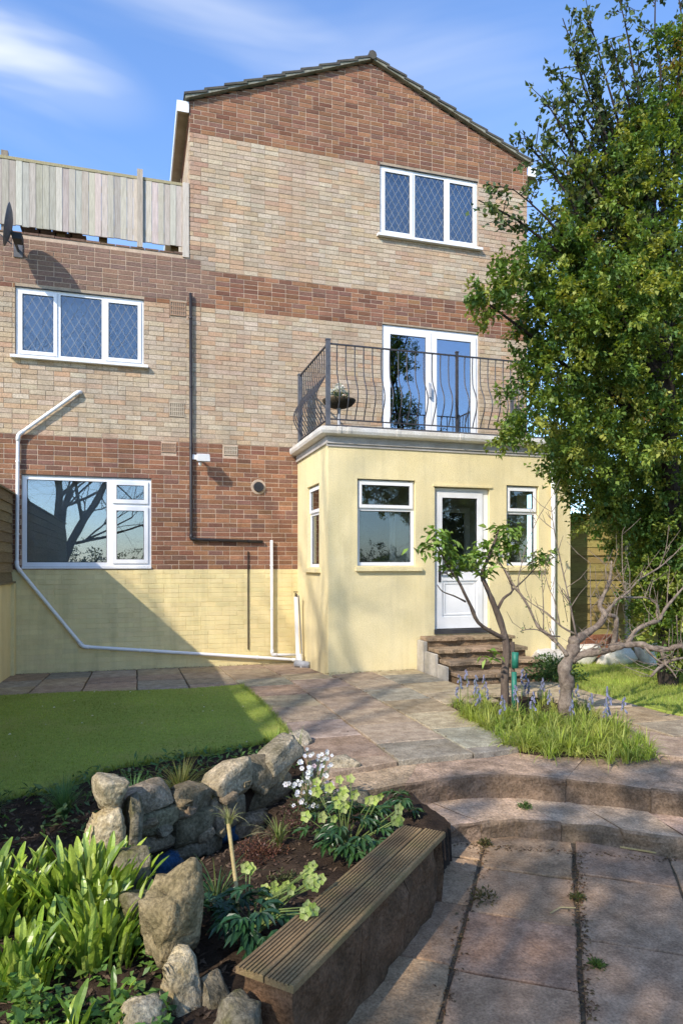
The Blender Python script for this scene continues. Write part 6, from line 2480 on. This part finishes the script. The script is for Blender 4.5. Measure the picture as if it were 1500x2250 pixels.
GREENS = [(.17, .25, .045), (.12, .20, .04), (.21, .28, .05), (.28, .33, .065), (.085, .16, .04), (.34, .36, .08), (.14, .235, .06)]
sh_ = thing('dense_shrub', 'huge dense green shrub hiding the end of the house beside the balcony', 'shrub', (6.3, 7.0, 0))
link('crown', crown_mesh('crown', LOBES, 26, 34, .056, .036, GREENS, 5, .36, .062), M_leaf, sh_)['kind'] = 'stuff'
back = [(l[0] + l[0] / l[1] * .8, l[1] + .8, l[2] + (l[2] - 1.5) * .11, l[3] * 1.05) for l in LOBES if (2.6 < l[2] < 4.2 and l[0] > 4.3) or (l[2] >= 4.2 and 4.3 < l[0] < 4.9)]
link('inner_foliage', crown_mesh('inner_foliage', back, 14, 22, .075, .05, GREENS[:3] + GREENS[4:5], 25, .5, .1), M_leaf, sh_)['kind'] = 'stuff'
# a few clusters of young reddish tips
red = [(l[0] + R.uniform(-.3, .3), l[1] - .25, l[2] + R.uniform(-.3, .3), .10) for l in LOBES[9:22] if R.random() < .8]
link('young_leaves', crown_mesh('young_leaves', red, 40, 8, .055, .03, [(.20, .12, .04), (.22, .19, .05), (.16, .19, .05)], 6), M_leaf, sh_)['kind'] = 'stuff'
tr = MB()
root = Vector((6.25, 6.8, 2.7))
rn = random.Random(8)
tr.tube([(6.5, 7.2, -.1), (6.5, 7.15, 1.5), root], [.11, .10, .09], 9)
for l in LOBES[1:34:2]:
    c = Vector(l[:3])
    if c.z < 3.2:
        continue
    b = root 
    m1 = b.lerp(c, .4) + Vector((rn.uniform(-.2, .3), rn.uniform(-.1, .3), .3))
    tr.tube([b, m1, b.lerp(c, .75) + Vector((0, .1, .15)), c], [.035, .028, .018, .008], 6)
ob('trunk', tr, M_barkdk, sh_)

BH = [(7.6, 9.3, 3.2, .8), (8.4, 9.2, 2.6, .9), (9.3, 9.1, 2.6, .9), (7.5, 9.4, 4.6, .75), (8.4, 9.3, 4.3, .95), (9.4, 9.2, 4.3, 1.0), (7.7, 9.5, 5.8, .8), (8.7, 9.4, 6.0, .9), (9.6, 9.4, 6.0, .9), (8.2, 8.6, 1.2, .6), (9.0, 8.5, 1.0, .7), (8.6, 8.9, 1.9, .6), (9.8, 8.7, 1.5, .9), (10.3, 9.2, 3.2, 1.0), (11.4, 9.2, 2.4, 1.1), (12.6, 8.8, 2.2, 1.2), (11.2, 9.3, 4.4, 1.0), (12.2, 8.2, .8, .9), (10.9, 8.6, .9, .8), (7.25, 9.5, 2.9, .42), (6.95, 9.8, 2.7, .36), (6.92, 9.8, 3.3, .36), (7.0, 9.6, 3.5, .35), (7.15, 9.6, 4.2, .4)]
t = thing('tall_hedge', 'tall dark hedge at the end of the side passage behind the dense shrub', 'hedge', (8.5, 9.6, 0))
link('foliage', crown_mesh('foliage', BH, 15, 22, .085, .055, GREENS[:5], 15, .3, .1), M_leaf, t)['kind'] = 'stuff'
mb = MB()
for x in (7.8, 8.6, 9.5):
    mb.tube([(x, 9.9, -.2), (x + .05, 9.7, 3), (x, 9.5, 6)], [.09, .06, .02], 7)
ob('trunk', mb, M_barkdk, t)

tt_ = thing('tall_tree', 'tall airy tree with small rounded leaves rising above the dense shrub', 'tree', (6.35, 7.05, 0))
tm, tw = MB(), MB()
P, Dd, rn = [], [], random.Random(31)
base = Vector((6.35, 7.0, -.1))
fork = Vector((5.6, 6.2, 3.6))
tm.tube([base, Vector((6.25, 6.8, 1.8)), fork], [.12, .10, .085], 9)
for tip in TIPS:
    tip = Vector(tip)
    low = tip.z < 6.3
    st_ = fork + Vector((0, 0, rn.uniform(-.3, 1.2 if not low else .2)))
    if low:
        c1 = st_.lerp(tip, .45) + Vector((0, 0, .55))
    else:
        c1 = st_.lerp(tip, .5) + Vector((.25, .1, .15))
    pts = []
    for k in range(13):
        u_ = k / 12
        q = st_ * (1 - u_) ** 2 + c1 * 2 * u_ * (1 - u_) + tip * u_ * u_
        q += Vector((noise.noise(q * 1.7), noise.noise(q * 1.7 + Vector((9, 0, 0))), noise.noise(q * 1.7 + Vector((0, 9, 0))))) * .10 * math.sin(u_ * 3.14)
        pts.append(q)
    tm.tube(pts, [.032 * (1 - k / 12) + .005 for k in range(13)], 6, cap=False)
    for k in range(4, 13):
        for j in range(3 if k < 12 else 4):
            q = pts[k].lerp(pts[k - 1], rn.random())
            ax = (pts[k] - pts[k - 1]).normalized()
            v = (ax * .7 + Vector((rn.gauss(0, .7), rn.gauss(0, .7), rn.gauss(.1, .5)))).normalized()
            ln = rn.uniform(.12, .42) * (1.15 - .4 * k / 12)
            e = q + v * ln
            tw.tube([q, q.lerp(e, .5) + Vector((0, 0, .015)), e], [.005, .004, .002], 4, cap=False)
            nl = rn.randint(9, 18)
            for _ in range(nl):
                f = rn.uniform(.25, 1.05)
                P.append(tuple(q.lerp(e, f) + Vector((rn.gauss(0, .022), rn.gauss(0, .022), rn.gauss(0, .022)))))
                dv = v * .6 + Vector((rn.gauss(0, .7), rn.gauss(0, .7), rn.gauss(-.1, .5)))
                Dd.append(tuple(dv))
ob('trunk', tm, M_barkdk, tt_)
o = ob('twigs', tw, M_barkdk, tt_)
o['kind'] = 'stuff'
P, Dd = np.array(P), np.array(Dd)
rr_ = np.random.default_rng(17)
V, F, C = leafquads(P, Dd, rr_.uniform(.045, .072, len(P)), rr_.uniform(.034, .052, len(P)), [(.09, .14, .05), (.12, .165, .05), (.075, .12, .055), (.15, .17, .05), (.07, .10, .045)], rr_, .25)
link('crown', np_mesh('crown', V, F, C), M_leaf, tt_)['kind'] = 'stuff'

# ------------------------------------------------------------------ trees behind the viewpoint: seen in the window panes, and they dapple the garden


def grow(mb, p, d, ln, r_, depth, rn, ends, nseg=4):
    pts, rs = [p], [r_]
    q, v = p.copy(), d.copy()
    for k in range(nseg):
        v = (v + Vector((rn.gauss(0, .13), rn.gauss(0, .13), rn.gauss(.03, .09)))).normalized()
        q = q + v * ln / nseg
        pts.append(q.copy())
        rs.append(r_ * (1 - .42 * (k + 1) / nseg))
    mb.tube(pts, rs, 7 if depth > 4 else (4 if depth > 2 else 3), cap=False)
    if depth == 0:
        ends.append((q, v))
        return
    nb = 3 if depth > 1 else 4
    for k in range(nb):
        i = len(pts) - 1 if k == 0 else rn.randint(1, len(pts) - 1)
        ax = v.orthogonal()
        ax.rotate(Matrix.Rotation(rn.uniform(0, 6.283), 3, v))
        w_ = v.copy()
        w_.rotate(Matrix.Rotation(rn.uniform(.25, .5) if k == 0 else rn.uniform(.5, 1.05), 3, ax))
        w_ = (w_ + Vector((0, 0, .12))).normalized()
        grow(mb, pts[i], w_, ln * rn.uniform(.62, .82), rs[i] * rn.uniform(.55, .72), depth - 1, rn, ends, max(2, nseg - 1))


def bare(label, x, y_, h, seed, depth=6, lean=(0, 0), fk=.30):
    t_ = thing('bare_tree', label, 'tree', (x, y_, -.46))
    mb_ = MB()
    ends = []
    rn_ = random.Random(seed)
    b = Vector((x, y_, -.6))
    f = Vector((x + lean[0], y_ + lean[1], h * fk))
    mb_.tube([b, b.lerp(f, .5) + Vector((.08, 0, 0)), f], [h * .015, h * .013, h * .011], 9, cap=False)
    for k in range(4):
        a = k * 1.57 + rn_.uniform(-.5, .5)
        d = Vector((math.cos(a) * .55, math.sin(a) * .55, 1)).normalized()
        grow(mb_, f, d, h * .26, h * .0135, depth - 1, rn_, ends)
    ob('trunk', mb_, M_bark, t_)
    return t_


bare('tall bare tree far beyond the left fence, casting faint shadows on the house', -11.5, -3.8, 18, 5, 6)
bare('wide bare tree behind the viewpoint, mirrored in the picture window', -2.9, -6.8, 14.5, 9, 6, fk=.10)
bare('second bare tree at the bottom of the garden further left', -9.5, -13.0, 13.0, 14, 5)
# unseen evergreen, crown lobes set along the sun to shade patio and bench
t = thing('evergreen_tree', 'broad dark evergreen tree behind the viewpoint shading the lower patio', 'tree', (-7.2, -4.6, -.46))
T0 = Vector((-1.25, -1.0, 1.15))
SH = [(1.0, 2.3, .42, 7.2), (1.75, 2.55, .55, 7.3), (2.6, 2.8, .65, 7.6), (1.55, 3.25, .34, 7.0), (2.3, 3.5, .40, 7.3), (3.2, 3.3, .52, 7.5), (2.1, 4.35, .20, 7.2), (2.9, 4.2, .22, 7.4), (3.9, 3.0, .7, 7.6), (3.2, 2.0, .8, 7.8), (2.0, 1.4, .8, 7.4),
      (3.7, 4.2, .2, 7.3), (.75, 1.7, .5, 7.2), (4.5, 3.9, .2, 7.2)]
lob = []
for x, y_, r_, tq in SH:
    q = Vector((x, y_, 0)) + T0 * tq
    lob.append((q.x, q.y, q.z, r_))
link('crown', crown_mesh('crown', lob, 6.5, 14, .13, .075, [(.03, .06, .02), (.04, .075, .025)], 41, .4, .11), M_leaf, t)['kind'] = 'stuff'
mb = MB()
cc = sum((Vector(l[:3]) for l in lob), Vector()) / len(lob)
fk = Vector((cc.x, cc.y, 5.2))
mb.tube([(cc.x - .3, cc.y - .2, -.6), (cc.x - .1, cc.y, 2.5), fk], [.2, .17, .14], 9)
for l in lob:
    c = Vector(l[:3])
    mb.tube([fk, fk.lerp(c, .5) + Vector((0, 0, -.2)), c], [.08, .05, .02], 6)
ob('trunk', mb, M_bark, t)
# hedge and a conifer closing the bottom of the garden
hd = [(x, -14.5 + .4 * math.sin(x), 1.0 + .25 * math.sin(x * 1.7), 1.2) for x in np.arange(-12, 14, 1.5)]
t = thing('hedge', 'clipped hedge across the bottom of the garden behind the viewpoint', 'hedge', (0, -14.5, -.46))
link('foliage', crown_mesh('foliage', hd, 7, 12, .14, .09, [(.045, .085, .025), (.06, .10, .03)], 43, .3, .12), M_leaf, t)['kind'] = 'stuff'
cf = [(3.4 + R.uniform(-.6, .6) * (1 - k / 11), -12.0 + R.uniform(-.6, .6) * (1 - k / 11), 1 + k * .8, 1.5 * (1 - k / 12) + .25) for k in range(11)]
t = thing('conifer', 'dark pointed conifer at the bottom of the garden behind the viewpoint', 'tree', (3.4, -12, -.46))
link('crown', crown_mesh('crown', cf, 8, 14, .16, .06, [(.025, .05, .022), (.035, .065, .025)], 44, .3, .12), M_leaf, t)['kind'] = 'stuff'
mb = MB()
mb.tube([(3.4, -12, -.6), (3.4, -12, 8.5)], [.22, .04], 8)
ob('trunk', mb, M_bark, t)
